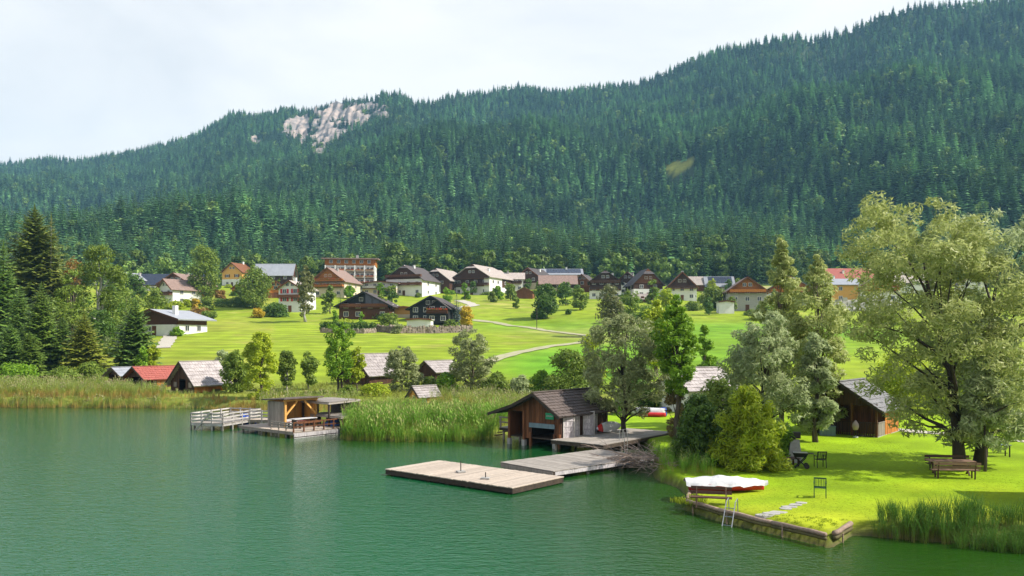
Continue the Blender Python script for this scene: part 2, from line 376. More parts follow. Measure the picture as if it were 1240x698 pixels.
# ------------------------------------------------------------------ ground sheet
NU = 400
us = np.linspace(-1.15, 1.15, NU)
ys = np.concatenate([np.arange(10, 28, 1.5), np.arange(28, 70, 0.32), np.arange(70, 120, 0.6), np.arange(120, 300, 1.6), np.arange(300, 430, 3), np.arange(430, 1000, 9), np.arange(1000, 2700, 16)])
UU, YY = np.meshgrid(us, ys); XX = UU * YY; ZZ = H(XX, YY)
def soft(m, k=5, j=3):
    m = m.astype(float)
    for ax, w in ((0, k), (1, k)):
        for _ in range(j): m = sum(np.roll(m, d, ax) for d in range(-w, w + 1)) / (2 * w + 1)
    return m
def lerp(a, b, t): return a + (b - a) * np.clip(t, 0, 1)[..., None]
def C(*c): return np.array(c, float)
nA = nz2(XX, YY, 9, 21, 4); nB = nz2(XX, YY, 40, 22, 3); nC = nz2(XX, YY, 3, 23, 3)
col = np.broadcast_to(C(0.215, 0.285, 0.018), XX.shape + (3,)).copy()
PXX = XX / YY * FPX + CX
col = lerp(col, C(0.27, 0.285, 0.035), (nB + 0.4) * 0.7 * (PXX < 330))
col = lerp(col, C(0.30, 0.27, 0.07), np.clip(nA * 0.8 - 0.25, 0, 0.5))
st = np.sin(YY * 1.02 + 0.25 * XX * 0.3 + 0.8 * nB)
col = col * (1 + 0.15 * (st * ((YY > 125) & (YY < 215)))[..., None])
gr = wpoly([(575, 399), (640, 402), (700, 407), (722, 412), (715, 418), (660, 425), (600, 440), (700, 470), (900, 440), (1100, 420), (1100, 396), (560, 390)])
col = lerp(col, C(0.125, 0.275, 0.016), soft(inpoly(XX, YY, gr)) * (0.75 + 0.3 * nB))
gr2 = wpoly([(595, 438), (660, 425), (715, 418), (760, 430), (760, 458), (640, 458)])
col = lerp(col, C(0.105, 0.28, 0.014), soft(inpoly(XX, YY, gr2)) * 0.9)
hay = wpoly([(640, 398), (690, 400), (740, 404), (770, 412), (735, 416), (690, 408), (640, 402)])
col = lerp(col, C(0.36, 0.29, 0.12), soft(inpoly(XX, YY, hay)) * (0.65 + 0.4 * nA))
hay2 = wpoly([(500, 368), (560, 362), (640, 366), (650, 374), (600, 376), (560, 371)])
col = lerp(col, C(0.34, 0.30, 0.09), soft(inpoly(XX, YY, hay2)) * (0.35 + 0.5 * nA))
col = lerp(col, C(0.34, 0.30, 0.14), ((PXX > 850) & (PXX < 1010) & (YY > 350) & (YY < 425)) * 0.8)
marsh = (YY > 60) & (YY < 112) & (PXX < 735)
col = lerp(col, C(0.17, 0.20, 0.035), soft(marsh) * (0.7 + 0.3 * nA))
lawn = (YY < 75) & (XX > 5)
lw = lerp(np.broadcast_to(C(0.215, 0.33, 0.008), XX.shape + (3,)), C(0.265, 0.275, 0.014), np.clip(0.35 * nA + 0.25 * nC + (40 - YY) / 14.0, 0, 0.7))
lw = lerp(lw, C(0.19, 0.31, 0.01), soft((XX < 11) & (YY > 52)))
lw = lw * (1 + 0.10 * nC + 0.08 * nA)[..., None]
col = np.where(lawn[..., None], lerp(C(0.10, 0.115, 0.02) + 0 * lw, lw, (shore_d(XX, YY) - 0.12) / 0.35), col)
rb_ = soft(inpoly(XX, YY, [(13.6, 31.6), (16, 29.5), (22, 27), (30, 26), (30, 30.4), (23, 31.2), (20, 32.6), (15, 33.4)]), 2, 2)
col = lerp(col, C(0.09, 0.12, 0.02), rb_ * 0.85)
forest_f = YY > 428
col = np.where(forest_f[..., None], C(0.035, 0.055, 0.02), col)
col = lerp(col, C(0.30, 0.30, 0.05), inpoly(XX, YY, CLEAR).astype(float))
sd0 = shore_d(XX, YY)
col = np.where((sd0 < 0.02)[..., None], lerp(np.broadcast_to(C(0.09, 0.08, 0.035), XX.shape + (3,)), C(0.05, 0.06, 0.03), nA), col)
col = col * (1 + 0.08 * nA + 0.10 * nz2(XX, YY, 22, 24, 4) * (YY > 100) + 0.06 * nC)[..., None]
idx = np.arange(NU * len(ys)).reshape(len(ys), NU)
Q = np.stack([idx[:-1, :-1], idx[:-1, 1:], idx[1:, 1:], idx[1:, :-1]], -1).reshape(-1, 4)
M_ground = bpy.data.materials.new('grass and soil'); M_ground.use_nodes = True
t = M_ground.node_tree; b = t.nodes['Principled BSDF']; b.inputs['Roughness'].default_value = 0.85; b.inputs['Specular IOR Level'].default_value = 0.1
va = N(t, 'ShaderNodeVertexColor', layer_name='tone'); co = N(t, 'ShaderNodeTexCoord')
na = N(t, 'ShaderNodeTexNoise'); na.inputs['Scale'].default_value = 5.0; na.inputs['Detail'].default_value = 6; na.inputs['Roughness'].default_value = 0.75
t.links.new(co.outputs['Object'], na.inputs['Vector'])
r1 = N(t, 'ShaderNodeMapRange'); r1.inputs['From Min'].default_value = 0.25; r1.inputs['From Max'].default_value = 0.75; r1.inputs['To Min'].default_value = 0.74; r1.inputs['To Max'].default_value = 1.24
t.links.new(na.outputs['Fac'], r1.inputs['Value'])
nb = N(t, 'ShaderNodeTexNoise'); nb.inputs['Scale'].default_value = 0.22; nb.inputs['Detail'].default_value = 5
t.links.new(co.outputs['Object'], nb.inputs['Vector'])
r2 = N(t, 'ShaderNodeMapRange'); r2.inputs['From Min'].default_value = 0.3; r2.inputs['From Max'].default_value = 0.7; r2.inputs['To Min'].default_value = 0.76; r2.inputs['To Max'].default_value = 1.2
t.links.new(nb.outputs['Fac'], r2.inputs['Value'])
mm = N(t, 'ShaderNodeMath', operation='MULTIPLY'); t.links.new(r1.outputs[0], mm.inputs[0]); t.links.new(r2.outputs[0], mm.inputs[1])
vs = N(t, 'ShaderNodeVectorMath', operation='SCALE'); t.links.new(va.outputs[0], vs.inputs[0]); t.links.new(mm.outputs[0], vs.inputs['Scale'])
t.links.new(vs.outputs[0], b.inputs['Base Color'])
bp = N(t, 'ShaderNodeBump'); bp.inputs['Strength'].default_value = 0.35; bp.inputs['Distance'].default_value = 0.06
t.links.new(na.outputs['Fac'], bp.inputs['Height']); t.links.new(bp.outputs[0], b.inputs['Normal'])
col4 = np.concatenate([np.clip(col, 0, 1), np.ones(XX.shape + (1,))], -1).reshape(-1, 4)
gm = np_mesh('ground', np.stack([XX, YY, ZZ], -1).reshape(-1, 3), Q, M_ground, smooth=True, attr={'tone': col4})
tag(link(bpy.data.objects.new('ground', gm)), kind='structure')

# the bare cliff high on the mountain
gx = np.arange(296, 482, 1.1); gy = np.arange(1150, 1860, 4.0)
GX, GY = np.meshgrid(gx, gy); RX = (GX - CX) / FPX * GY; RZ = H(RX, GY)
rp = HZ - (RZ - CAMZ) / GY * FPX
rmask = np.zeros(GX.shape, bool)
jx = GX + 2.2 * nz2(GX, rp, 9, 41, 3); jy = rp + 2.2 * nz2(GX, rp, 9, 42, 3)
for P_ in ROCK: rmask |= inpoly(jx, jy, P_)
crag = nz2(RX, GY * 0.6, 36, 31, 4); crag2 = np.abs(nz2(RX * 1.6, GY * 0.4, 60, 32, 3))
RYd = GY - 7 - 5 * crag - 11 * crag2 - 4 * nz2(RX * 2.2, GY * .3, 22, 34, 3)
RZd = RZ + 2 + 5 * nz2(RX, GY, 20, 33, 3)
ri = np.arange(GX.size).reshape(GX.shape)
fm = rmask[:-1, :-1] & rmask[1:, 1:] & rmask[:-1, 1:] & rmask[1:, :-1]
RQ = np.stack([ri[:-1, :-1], ri[:-1, 1:], ri[1:, 1:], ri[1:, :-1]], -1)[fm]
M_rock = mat('limestone', (0.40, 0.315, 0.265), (0.13, 0.13, 0.135), (0.055, 0.055, 0.022), rnd=0, detail=9, bump=0.9, lo=0.38, hi=0.66)
rm = np_mesh('cliff', np.stack([RX, RYd, RZd], -1).reshape(-1, 3), RQ, M_rock)
tag(link(bpy.data.objects.new('cliff_terrain', rm)), kind='structure')

# ------------------------------------------------------------------ water
wx = np.concatenate([np.arange(-1000, -70, 40), np.arange(-70, 70, 0.8), np.arange(70, 1001, 40)])
wy = np.concatenate([np.arange(-200, 20, 20), np.arange(20, 112, 0.8)])
WX, WY = np.meshgrid(wx, wy)
wsd = -shore_d(WX, WY)
deep = np.clip(wsd / 16.0, 0, 1) * np.clip((14 - WX) / 14.0, 0.0, 1)
wc = lerp(np.broadcast_to(C(0.013, 0.052, 0.004), WX.shape + (3,)), C(0.001, 0.078, 0.026), deep * 1.15 + 0.12 * nz2(WX, WY, 14, 51, 3))
wc4 = np.concatenate([wc, np.ones(WX.shape + (1,))], -1).reshape(-1, 4)
wi = np.arange(WX.size).reshape(WX.shape)
WQ = np.stack([wi[:-1, :-1], wi[:-1, 1:], wi[1:, 1:], wi[1:, :-1]], -1).reshape(-1, 4)
M_water = bpy.data.materials.new('lake water'); M_water.use_nodes = True
t = M_water.node_tree; b = t.nodes['Principled BSDF']; b.inputs['Roughness'].default_value = 0.06; b.inputs['IOR'].default_value = 1.33
va = N(t, 'ShaderNodeVertexColor', layer_name='tone'); t.links.new(va.outputs[0], b.inputs['Base Color'])
co = N(t, 'ShaderNodeTexCoord')
def wave(scale, rotz, sx, dist, prev, strength):
    m_ = N(t, 'ShaderNodeMapping'); m_.inputs['Rotation'].default_value = (0, 0, rotz); m_.inputs['Scale'].default_value = (sx * scale, scale, scale)
    t.links.new(co.outputs['Object'], m_.inputs['Vector'])
    w = N(t, 'ShaderNodeTexNoise'); w.inputs['Scale'].default_value = 1.0; w.inputs['Detail'].default_value = 3; w.inputs['Roughness'].default_value = 0.5; w.inputs['Distortion'].default_value = 0.35
    t.links.new(m_.outputs[0], w.inputs['Vector'])
    bn = N(t, 'ShaderNodeBump'); bn.inputs['Strength'].default_value = strength; bn.inputs['Distance'].default_value = dist
    t.links.new(w.outputs['Fac'], bn.inputs['Height'])
    if prev: t.links.new(prev.outputs[0], bn.inputs['Normal'])
    return bn
b1 = wave(2.7, R(24), 0.40, 0.055, None, 0.62)
b2 = wave(7.0, R(-12), 0.55, 0.035, b1, 1.0)
pn = N(t, 'ShaderNodeTexNoise'); pn.inputs['Scale'].default_value = 0.055; pn.inputs['Detail'].default_value = 3; t.links.new(co.outputs['Object'], pn.inputs['Vector'])
pr_ = N(t, 'ShaderNodeMapRange'); pr_.inputs['From Min'].default_value = 0.36; pr_.inputs['From Max'].default_value = 0.62; pr_.inputs['To Min'].default_value = 0.35; pr_.inputs['To Max'].default_value = 1.0
t.links.new(pn.outputs['Fac'], pr_.inputs['Value']); t.links.new(pr_.outputs[0], b1.inputs['Strength'])
t.links.new(b2.outputs[0], b.inputs['Normal'])
wm = np_mesh('water', np.stack([WX, WY, 0 * WX], -1).reshape(-1, 3), WQ, M_water, smooth=True, attr={'tone': wc4})
tag(link(bpy.data.objects.new('lake_water', wm)), kind='structure')

# ------------------------------------------------------------------ paths
def ribbon(name, pts, width, m, dz=0.06):
    P = [G(*p) for p in pts]; D = []
    for a, b_ in zip(P[:-1], P[1:]):
        n = max(2, int((b_ - a).length / 2.0))
        for k in range(n): D.append(a.lerp(b_, k / n))
    D.append(P[-1]); mb = MB(); L_, R_ = [], []
    for k, p in enumerate(D):
        d = (D[min(k + 1, len(D) - 1)] - D[max(k - 1, 0)]); d.z = 0; d.normalize(); s = Vector((d.y, -d.x, 0)) * width / 2
        w = 1 + 0.12 * math.sin(k * 1.7)
        for lst, q in ((L_, p - s * w), (R_, p + s * w)): lst.append((q.x, q.y, H1(q.x, q.y) + dz))
    for k in range(len(D) - 1): mb.face([R_[k], R_[k + 1], L_[k + 1], L_[k]])
    return tag(mb.build(name, m), kind='structure')
ribbon('meadow_path', [(572, 388), (600, 391), (640, 397), (680, 403), (712, 407), (724, 411), (700, 416), (660, 421), (625, 428), (592, 438)], 2.6, M_dirt, 0.12)
ribbon('gravel_path', [(1070, 519), (1120, 524), (1165, 527), (1205, 531), (1245, 535), (1300, 541)], 1.5, M_gravel, 0.03)
ribbon('village_lane', [(556, 364), (566, 367), (575, 370), (560, 373)], 4.0, M_gravel, 0.12)
ribbon('driveway', [(213, 400), (205, 410), (196, 422)], 3.0, M_gravel, 0.12)

# ------------------------------------------------------------------ village houses
def _ring(w, h, d, bw):
    b = MB()
    b.box(-w / 2, w / 2, -d, 0, 0, bw); b.box(-w / 2, w / 2, -d, 0, h - bw, h)
    b.box(-w / 2, -w / 2 + bw, -d + .005, 0, bw, h - bw); b.box(w / 2 - bw, w / 2, -d + .005, 0, bw, h - bw)
    b.box(-bw * .35, bw * .35, -d + .01, 0, bw, h - bw)
    return b
ME_win = _ring(1.5, 1.45, .09, .13).mesh('window', [M_frame])
ME_pane = MB().box(-.63, .63, -.04, 0.0, .12, 1.33).mesh('pane', [M_glass])
ME_shut = MB().box(-.36, .36, -.06, 0, 0, 1.45).mesh('shutter', [M_red])
M_green_sh = mat('green shutters', (0.06, 0.16, 0.07), rnd=0.05)
ME_shutg = MB().box(-.36, .36, -.06, 0, 0, 1.45).mesh('shutter', [M_green_sh])
ME_shutb = MB().box(-.36, .36, -.06, 0, 0, 1.45).mesh('shutter', [M_brown])
def add_window(parent, face, u, z, w, d, sc=(1, 1), shut=None):
    """face f: -y, b: +y, r: +x, l: -x ; u runs along the face seen from outside, centre 0"""
    if face == 'f': loc, rot = (u, -.02, z), 0
    elif face == 'b': loc, rot = (-u, d + .02, z), PI
    elif face == 'r': loc, rot = (w / 2 + .02, d / 2 + u, z), PI / 2
    else: loc, rot = (-w / 2 - .02, d / 2 - u, z), -PI / 2
    o = inst('window', ME_win, parent, loc, (0, 0, rot), (sc[0], 1, sc[1]))
    inst('pane', ME_pane, o, (0, 0.02, 0))
    if shut is not None:
        for sg in (-1, 1):
            off = sg * (0.75 * sc[0] + .40)
            c, s_ = math.cos(rot), math.sin(rot)
            inst('shutter', shut, parent, (loc[0] + off * c, loc[1] + off * s_, z), (0, 0, rot), (1, 1, sc[1]))
    return o
def balcony(parent, x0, x1, z, depth, rail_m, y=0.0, flowers=False, h=1.0):
    o = quick('balcony', M_brown, parent, (x0, x1, y - depth, y - .03, z - .18, z))
    b = MB(); b.box(x0, x1, y - depth - .06, y - depth, z + .1, z + h)
    b.box(x0 - .05, x0, y - depth, y - .03, z + .1, z + h); b.box(x1, x1 + .05, y - depth, y - .03, z + .1, z + h)
    b.build('railing', rail_m, o)
    if flowers:
        f = MB(); r = random.Random(int(x0 * 100 + z * 10)); x = x0
        while x < x1 - .4:
            l = r.uniform(.5, 1.3); hh = r.uniform(.15, .4); f.box(x, min(x + l, x1), y - depth - .32, y - depth - .08, z + h - .25, z + h + hh); x += l + r.uniform(.05, .4)
        f.build('flower_box', M_flower, o)
    return o
def roof_mesh(w, d, eave, ridge, ovf, ovs, th, hip=0.0, lift=.02):
    """gable roof, gable ends at -y and +y, optional clipped gable ends (hip = fraction of the rise)"""
    b = MB(); k = (ridge - eave) / (w / 2); X = w / 2 + ovs; ze = eave - k * ovs + lift; zr = ridge + lift
    y0, y1 = -ovf, d + ovf
    if hip <= 0:
        for sg in (-1, 1):
            b.slab([(0, y0, zr), (sg * X, y0, ze), (sg * X, y1, ze), (0, y1, zr)], th)
    else:
        zh = zr - hip * (zr - ze); xh = hip * X; dy = hip * X * 0.9
        for sg in (-1, 1):
            q = [(0, y0 + dy, zr), (sg * xh, y0, zh), (sg * X, y0, ze), (sg * X, y1, ze), (sg * xh, y1, zh), (0, y1 - dy, zr)]
            if sg > 0: b.face(q)
            else: b.face(q[::-1])
            lo = [(x, y, z - th) for x, y, z in q]
            b.face(lo[::-1] if sg > 0 else lo)
            for i in range(1, 5):
                a, c = i % 6, (i + 1) % 6; b.face([q[a], lo[a], lo[c], q[c]] if sg > 0 else [q[c], lo[c], lo[a], q[a]])
        b.face([(0, y0 + dy, zr + .01), (-xh - .1, y0 - .15, zh - .05), (xh + .1, y0 - .15, zh - .05)])
        b.face([(0, y1 - dy, zr + .01), (xh + .1, y1 + .15, zh - .05), (-xh - .1, y1 + .15, zh - .05)])
    return b
GROUP_V = 'houses of the village below the forest'
HOUSES = {}
def house(label, px, py, wpx, hpx, rz=0.0, side=False, depth=1.2, rise=.38, base=.30, lower=None, upper=None, gable=None, roofm=None, hip=0, wins=True, shut=None,
          balc=(), balm=None, flowers=False, chim=1, ov=.9, name='chalet', cat='house', floors=2, cols=3, solar=False, extra=None, Y=None, win_r=2, door=True):
    """px, py: middle of the foot of the wall that faces the lake; wpx, hpx: its width and the height of the ridge in the photograph"""
    g = G(px, py) if Y is None else Vector(((px - CX) / FPX * Y, Y, CAMZ - (py - HZ) / FPX * Y))
    k = g.y / FPX; wv = wpx * k * 1.06; h = hpx * k * 1.16
    rot = rz
    if side: w, d, rot = wv * depth if depth < 1 else wv * .7, wv, rz + PI / 2
    else: w, d = wv, wv * depth
    t_ = thing(name, label, cat, g, rot, GROUP_V)
    if side:   # gable faces right (+x) ; long wall 'l' faces the lake: move so that the long wall sits on g
        off = Matrix.Rotation(rot, 3, 'Z') @ Vector((w / 2, -d / 2, 0)); t_.location = (g.x + off.x, g.y + off.y, g.z)
    eave = h * (1 - rise); hb = h * base
    lower = lower or M_white; upper = upper or M_dark; roofm = roofm or M_paleroof
    quick('wall', lower, t_, (-w / 2, w / 2, 0, d, -3.5, hb))
    MB().prism([(-w / 2 + .04, hb), (w / 2 - .04, hb), (w / 2 - .04, eave), (0, h - .05), (-w / 2 + .04, eave)], .04, d - .04).build('upper_wall', upper, t_)
    if gable is not None:
        e0 = eave - .1; sl_ = (h - .1 - eave) / (w / 2)
        MB().prism([(-w / 2 - .02, e0), (w / 2 + .02, e0), (0, h - .12)], -.06, .02).build('gable', gable, t_)
    rf = roof_mesh(w, d, eave, h, ov * 1.1, ov, .28, hip).build('roof', roofm, t_)
    # bargeboards
    kk = (h - eave) / (w / 2); X = w / 2 + ov; ze = eave - kk * ov
    if hip <= 0:
        bb = MB()
        for sg in (-1, 1): bb.slab([(0, -ov * 1.1 - .08, h + .06), (sg * X, -ov * 1.1 - .08, ze + .06), (sg * X, -ov * 1.1 - .01, ze + .06), (0, -ov * 1.1 - .01, h + .06)], .42)
        bb.build('bargeboard', M_brown if upper is not M_blackw else M_blackw, rf)
    r = random.Random(int(px * 7 + py))
    for c in range(chim):
        cx = r.uniform(-.2, .2) * w + (.12 * w if c == 0 else -.2 * w); cyy = d * r.uniform(.35, .65); zc = h - abs(cx) * kk
        ch = quick('chimney', M_white if r.random() < .6 else M_conc, rf, (cx - .4, cx + .4, cyy - .4, cyy + .4, zc - .5, zc + 1.1))
        quick('chimney_cap', M_conc, rf, (cx - .5, cx + .5, cyy - .5, cyy + .5, zc + 1.12, zc + 1.25)).parent = rf
    front = 'l' if side else 'f'; right = 'f' if side else 'r'
    fw = d if side else w
    if wins:
        fh = max(2.4, eave / floors)
        for fl in range(floors):
            z = fl * fh + .85
            if z + 1.5 > (eave + (0 if side else .25 * (h - eave))): continue
            for c in range(cols):
                u = (c - (cols - 1) / 2) * fw / (cols + .15)
                if door and fl == 0 and c == cols // 2: continue
                add_window(t_, front, u, z, w, d, shut=shut if fl else None)
            rw = w if side else d
            for c in range(win_r):
                u = (c - (win_r - 1) / 2) * rw / (win_r + .5)
                add_window(t_, right, u, z, w, d)
                if not side: add_window(t_, 'l', u, z, w, d)
        if not side and (h - eave) > 2.2:
            for u in (-.9, .9): add_window(t_, 'f', u, eave + .3 * (h - eave) - .2, w, d, (.8, .8))
    if door:
        if side: quick('door', M_brown, t_, (-w / 2 - .08, -w / 2 - .01, d / 2 - .6, d / 2 + .6, 0, 2.1))
        else: quick('door', M_brown, t_, (-.6, .6, -.08, -.01, 0, 2.1))
    for zf in balc:
        z = zf * h
        if side:
            ob = balcony(t_, -d / 2 + .6, d / 2 - .6, z, 1.2, balm or M_brown, 0, flowers)
            ob.rotation_euler = (0, 0, -PI / 2); ob.location = (-w / 2, d / 2, 0)
        else: balcony(t_, -w / 2 + .3, w / 2 - .3, z, 1.2, balm or M_brown, 0, flowers)
    if solar:
        # rows of panels on the roof plane that faces the lake
        pn = MB().box(-.8, .8, -.5, .5, 0, .06).mesh('solar_panel', [M_solar])
        ang = math.atan(kk)
        for i in range(int(d / 1.9)):
            for j in range(3):
                q = .22 + .25 * j; x = -(q * w / 2); z = h - (q * w / 2) * kk + .12
                inst('solar_panel', pn, rf, (x, 1 + i * 1.75, z), (0, -ang, PI / 2 * 0), (.9, 1.6, 1))
    if extra: extra(t_, w, d, h, eave, hb)
    HOUSES[label] = t_
    return t_
A = dict
# left end of the village
house('grey roofed house mostly hidden behind the tall trees at the left edge of the village', 148, 352, 30, 19, rz=-.5, upper=M_brown, roofm=M_metalroof)
house('long farm building with a dark solar roof behind the brown gabled house', 204, 353, 74, 19, side=True, depth=.3, rise=.55, upper=M_brown, roofm=M_solar, cols=6, chim=0)
house('brown wooden gabled farmhouse rising behind a white chalet on the left slope', 211, 362, 40, 27, rz=-.25, upper=M_brown, lower=M_brown, roofm=M_pinkroof, balc=(.34,), cols=3)
def wing(t_, w, d, h, e, hb): pass
house('white chalet with a brown tiled roof in front of the brown gabled farmhouse', 200, 369, 30, 27, rz=-.62, upper=M_white, roofm=M_pinkroof, balc=(.38,), base=.3, cols=2, depth=1.25)
def chimney_big(t_, w, d, h, e, hb):
    quick('chimney', M_white, t_, (w * .25, w * .25 + .9, d * .2, d * .2 + .9, h * .7, h + .9)); quick('garage_wall', M_white, t_, (w * .12, w * .47, -1.2, -.02, -2.5, hb))
house('low pitched house of red brown boards over a white garage wall beside a driveway', 187, 406, 64, 27, rz=-.3, rise=.32, upper=M_brown, roofm=M_metalroof, ov=1.5, chim=0, extra=chimney_big, base=.40, depth=.8, cols=4)
house('house with a white ground floor and orange board gable left of the grey roofed hall', 281, 347, 27, 25, rz=-.3, upper=M_fresh, roofm=M_brown, cols=2, shut=ME_shutb)
house('small orange shed just below the orange gabled house', 287, 357, 13, 11, rz=-.2, lower=M_orange, upper=M_orange, roofm=M_brown, chim=0, wins=False, cat='shed', name='garden_shed', ov=.5)
house('dark hall with a long grey roof behind the round tree above the meadow', 331, 349, 42, 26, side=True, depth=.45, rise=.42, upper=M_dark, lower=M_dark, roofm=M_metalroof, chim=0, cols=3)
house('brown boarded barn peeping out left of the white chalet with red shutters', 334, 361, 22, 18, rz=.2, upper=M_orange, lower=M_brown, roofm=M_darkroof, chim=0, cols=1)
house('narrow white chalet with red shutters and one brown balcony', 351, 378, 29, 33, rz=-.25, upper=M_white, lower=M_white, roofm=M_paleroof, balc=(.45,), shut=ME_shut, cols=2, rise=.24, ov=.7, floors=3)
house('cream chalet with an orange board gable and flower balconies left of the hotel', 397, 360, 40, 31, rz=-.2, upper=M_cream, lower=M_cream, gable=M_orange, roofm=M_pinkroof, balc=(.34, .52), balm=M_orange, flowers=True, cols=3, rise=.44, base=.3)
def whiteside(t_, w, d, h, e, hb):
    quick('render_wall', M_white, t_, (w / 2 - 2.6, w / 2 + .06, -.06, d * .55, -2, e - .3))
    for u in (.12, .34):
        for z in (.1, .34):
            o = inst('window', ME_win, t_, (w / 2 + .09, d * u + .8, z * h + .3), (0, 0, PI / 2)); inst('pane', ME_pane, o, (0, .02, 0))
# the hotel
def hotel():
    g = G(424, 354); k = g.y / FPX; w, h, d = 59 * k, 42.5 * k, 13.0
    t_ = thing('hotel', 'tall white hotel with an orange board attic and rows of red flower balconies', 'hotel', g, .10, GROUP_V)
    ha = h * .76
    quick('wall', M_white, t_, (-w / 2, w / 2, 0, d, -4, ha)); quick('attic', M_orange, t_, (-w / 2 - .2, w / 2 + .2, -.25, d + .2, ha, h - .5))
    rf = MB().slab([(-w / 2 - 1.6, -1.8, h - .55), (w / 2 + 1.6, -1.8, h - .55), (w / 2 + 1.6, d + .8, h + .3), (-w / 2 - 1.6, d + .8, h + .3)], .5).build('roof', M_pinkroof, t_)
    quick('chimney', M_conc, rf, (2, 3, 6, 7, h - .2, h + 1.4))
    n = 5
    for fl in range(4):
        z = ha * (.06 + .235 * fl)
        for c in range(n):
            u = (c - 2) * w / (n + .05)
            add_window(t_, 'f', u + .85, z + .35, w, d, (.9, 1.15)); add_window(t_, 'f', u - .75, z + .35, w, d, (.75, 1.15))
            if fl:
                ob = balcony(t_, u - w / 11.5, u + w / 11.5, z, 1.3, M_cream, 0, True, h=.8)
        for c in range(2): add_window(t_, 'r', (c - .5) * 5, z + .4, w, d)
    for c in range(n + 1):
        u = (c - n / 2) * w / (n + .05); quick('pier', M_white, t_, (u - .22, u + .22, -1.35, -.02, -1, ha - .02))
    for c in range(6):
        add_window(t_, 'f', (c - 2.5) * w / 6.5, ha + .9, w, d).location.y = -.28
hotel()
house('small chalet with a rounded pale roof squeezed behind the right end of the hotel', 460, 344, 24, 23, rz=-.3, upper=M_orange, lower=M_cream, roofm=M_pinkroof, balc=(.45,), cols=2)
house('house with a pale green metal roof behind the large balcony chalet', 474, 338, 26, 20, rz=.35, upper=M_cream, roofm=mat('green sheet roof', (.22, .33, .30), (.17, .27, .25), rnd=.05), cols=2)
house('white restaurant annex with a flat terrace below the hotel', 459, 358, 40, 15, rz=-.1, rise=.12, base=.5, upper=M_white, lower=M_cream, roofm=M_pinkroof, chim=0, cols=4, balc=(.5,), balm=M_whitep, ov=1.2, depth=.5)
house('large white chalet with a dark gable and wrap around balconies right of the hotel', 489, 358, 46, 32, rz=-.32, upper=M_white, lower=M_white, gable=M_dark, roofm=M_darkroof, balc=(.34, .6), balm=M_brown, base=.3, hip=.22, cols=4, rise=.46)
house('flat orange roofed outbuilding between the two black chalets', 489, 385, 26, 12, rz=-.05, rise=.1, upper=M_fresh, lower=M_cream, roofm=M_fresh, chim=0, wins=False, depth=.6, door=False)
house('old dark barn with a clipped pale roof left of the half hipped farmhouse', 527, 355, 36, 26, rz=-.38, upper=M_dark, lower=M_dark, roofm=M_paleroof, hip=.28, chim=0, cols=2, rise=.46, depth=1.4, cat='barn', name='barn')
house('big half hipped farmhouse with a bright white side wall at the village centre', 571, 357, 46, 32, rz=-.45, upper=M_dark, lower=M_white, roofm=M_paleroof, hip=.3, base=.26, balc=(.30, .52), balm=M_dark, cols=4, rise=.4, depth=1.25, chim=2, extra=whiteside)
house('brown timber annex on the right of the half hipped farmhouse', 594, 353, 17, 23, rz=-.6, upper=M_brown, lower=M_brown, roofm=M_paleroof, hip=.2, chim=0, cols=1, balc=(.4,))
house('long white guesthouse with a plain grey roof and dark balcony', 611, 353, 42, 20, side=True, depth=.42, rise=.3, upper=M_white, roofm=M_paleroof, balc=(.42,), cols=6, chim=1, balm=M_dark)
house('steep dark roofed house with a pinkish wall beside the long white guesthouse', 640, 351, 27, 23, rz=-.5, upper=M_dark, lower=M_cream, roofm=M_darkroof, cols=2, depth=1.3)
house('little brown garden hut in front of the pinkish house', 635, 362, 19, 12, rz=-.15, lower=M_brown, upper=M_brown, roofm=M_brown, chim=0, wins=False, cat='shed', name='garden_shed', ov=.5)
house('white house with a pale solar roof on the upper edge of the village', 681, 348, 44, 20, side=True, depth=.5, rise=.3, upper=M_brown, lower=M_white, roofm=M_metalroof, cols=5, chim=1, solar=True)
house('brown house with a faded pink roof below the white solar roofed house', 676, 356, 40, 20, side=True, depth=.55, rise=.42, upper=M_dark, lower=M_cream, roofm=M_pinkroof, cols=3, chim=0)
house('dark red gabled barn right of the solar roofed house', 705, 354, 18, 19, rz=-.4, upper=M_brown, lower=M_brown, roofm=M_darkroof, chim=0, cols=1)
house('wide dark brown chalet with tiers of balconies over a white ground floor', 733, 362, 36, 30, rz=-.12, upper=M_dark, lower=M_white, roofm=M_darkroof, hip=.26, base=.28, balc=(.33, .56), balm=M_dark, cols=4, rise=.38, floors=3, win_r=2)
house('white house with a dark gable behind a tree right of the wide brown chalet', 760, 357, 22, 24, rz=-.3, upper=M_dark, lower=M_white, roofm=M_darkroof, base=.5, cols=2)
house('half hipped dark barn house with white corners and a pale roof tip', 785, 361, 34, 31, rz=.1, upper=M_dark, lower=M_white, roofm=M_darkroof, hip=.34, base=.3, cols=2, rise=.5, gable=M_brown)
house('low annex with a pale sheet roof in front of the half hipped barn house', 778, 366, 27, 9, rz=0, side=True, depth=.35, rise=.55, upper=M_brown, lower=M_brown, roofm=M_paleroof, chim=0, wins=False, ov=.4)
house('white chalet with a steep dark gable and balcony near the blue green spruce', 826, 364, 33, 30, rz=-.1, upper=M_white, lower=M_white, gable=M_dark, roofm=M_darkroof, balc=(.42,), balm=M_dark, base=.3, cols=3, rise=.5)
house('grey roofed barn behind the blue green spruce', 846, 353, 28, 16, side=True, depth=.5, rise=.45, upper=M_brown, lower=M_brown, roofm=M_paleroof, chim=0, cols=2, cat='barn', name='barn')
house('house with dark solar panels across its roof left of the orange chalet', 872, 353, 30, 16, side=True, depth=.5, rise=.55, upper=M_brown, lower=M_white, roofm=M_metalroof, chim=0, cols=3, solar=True)
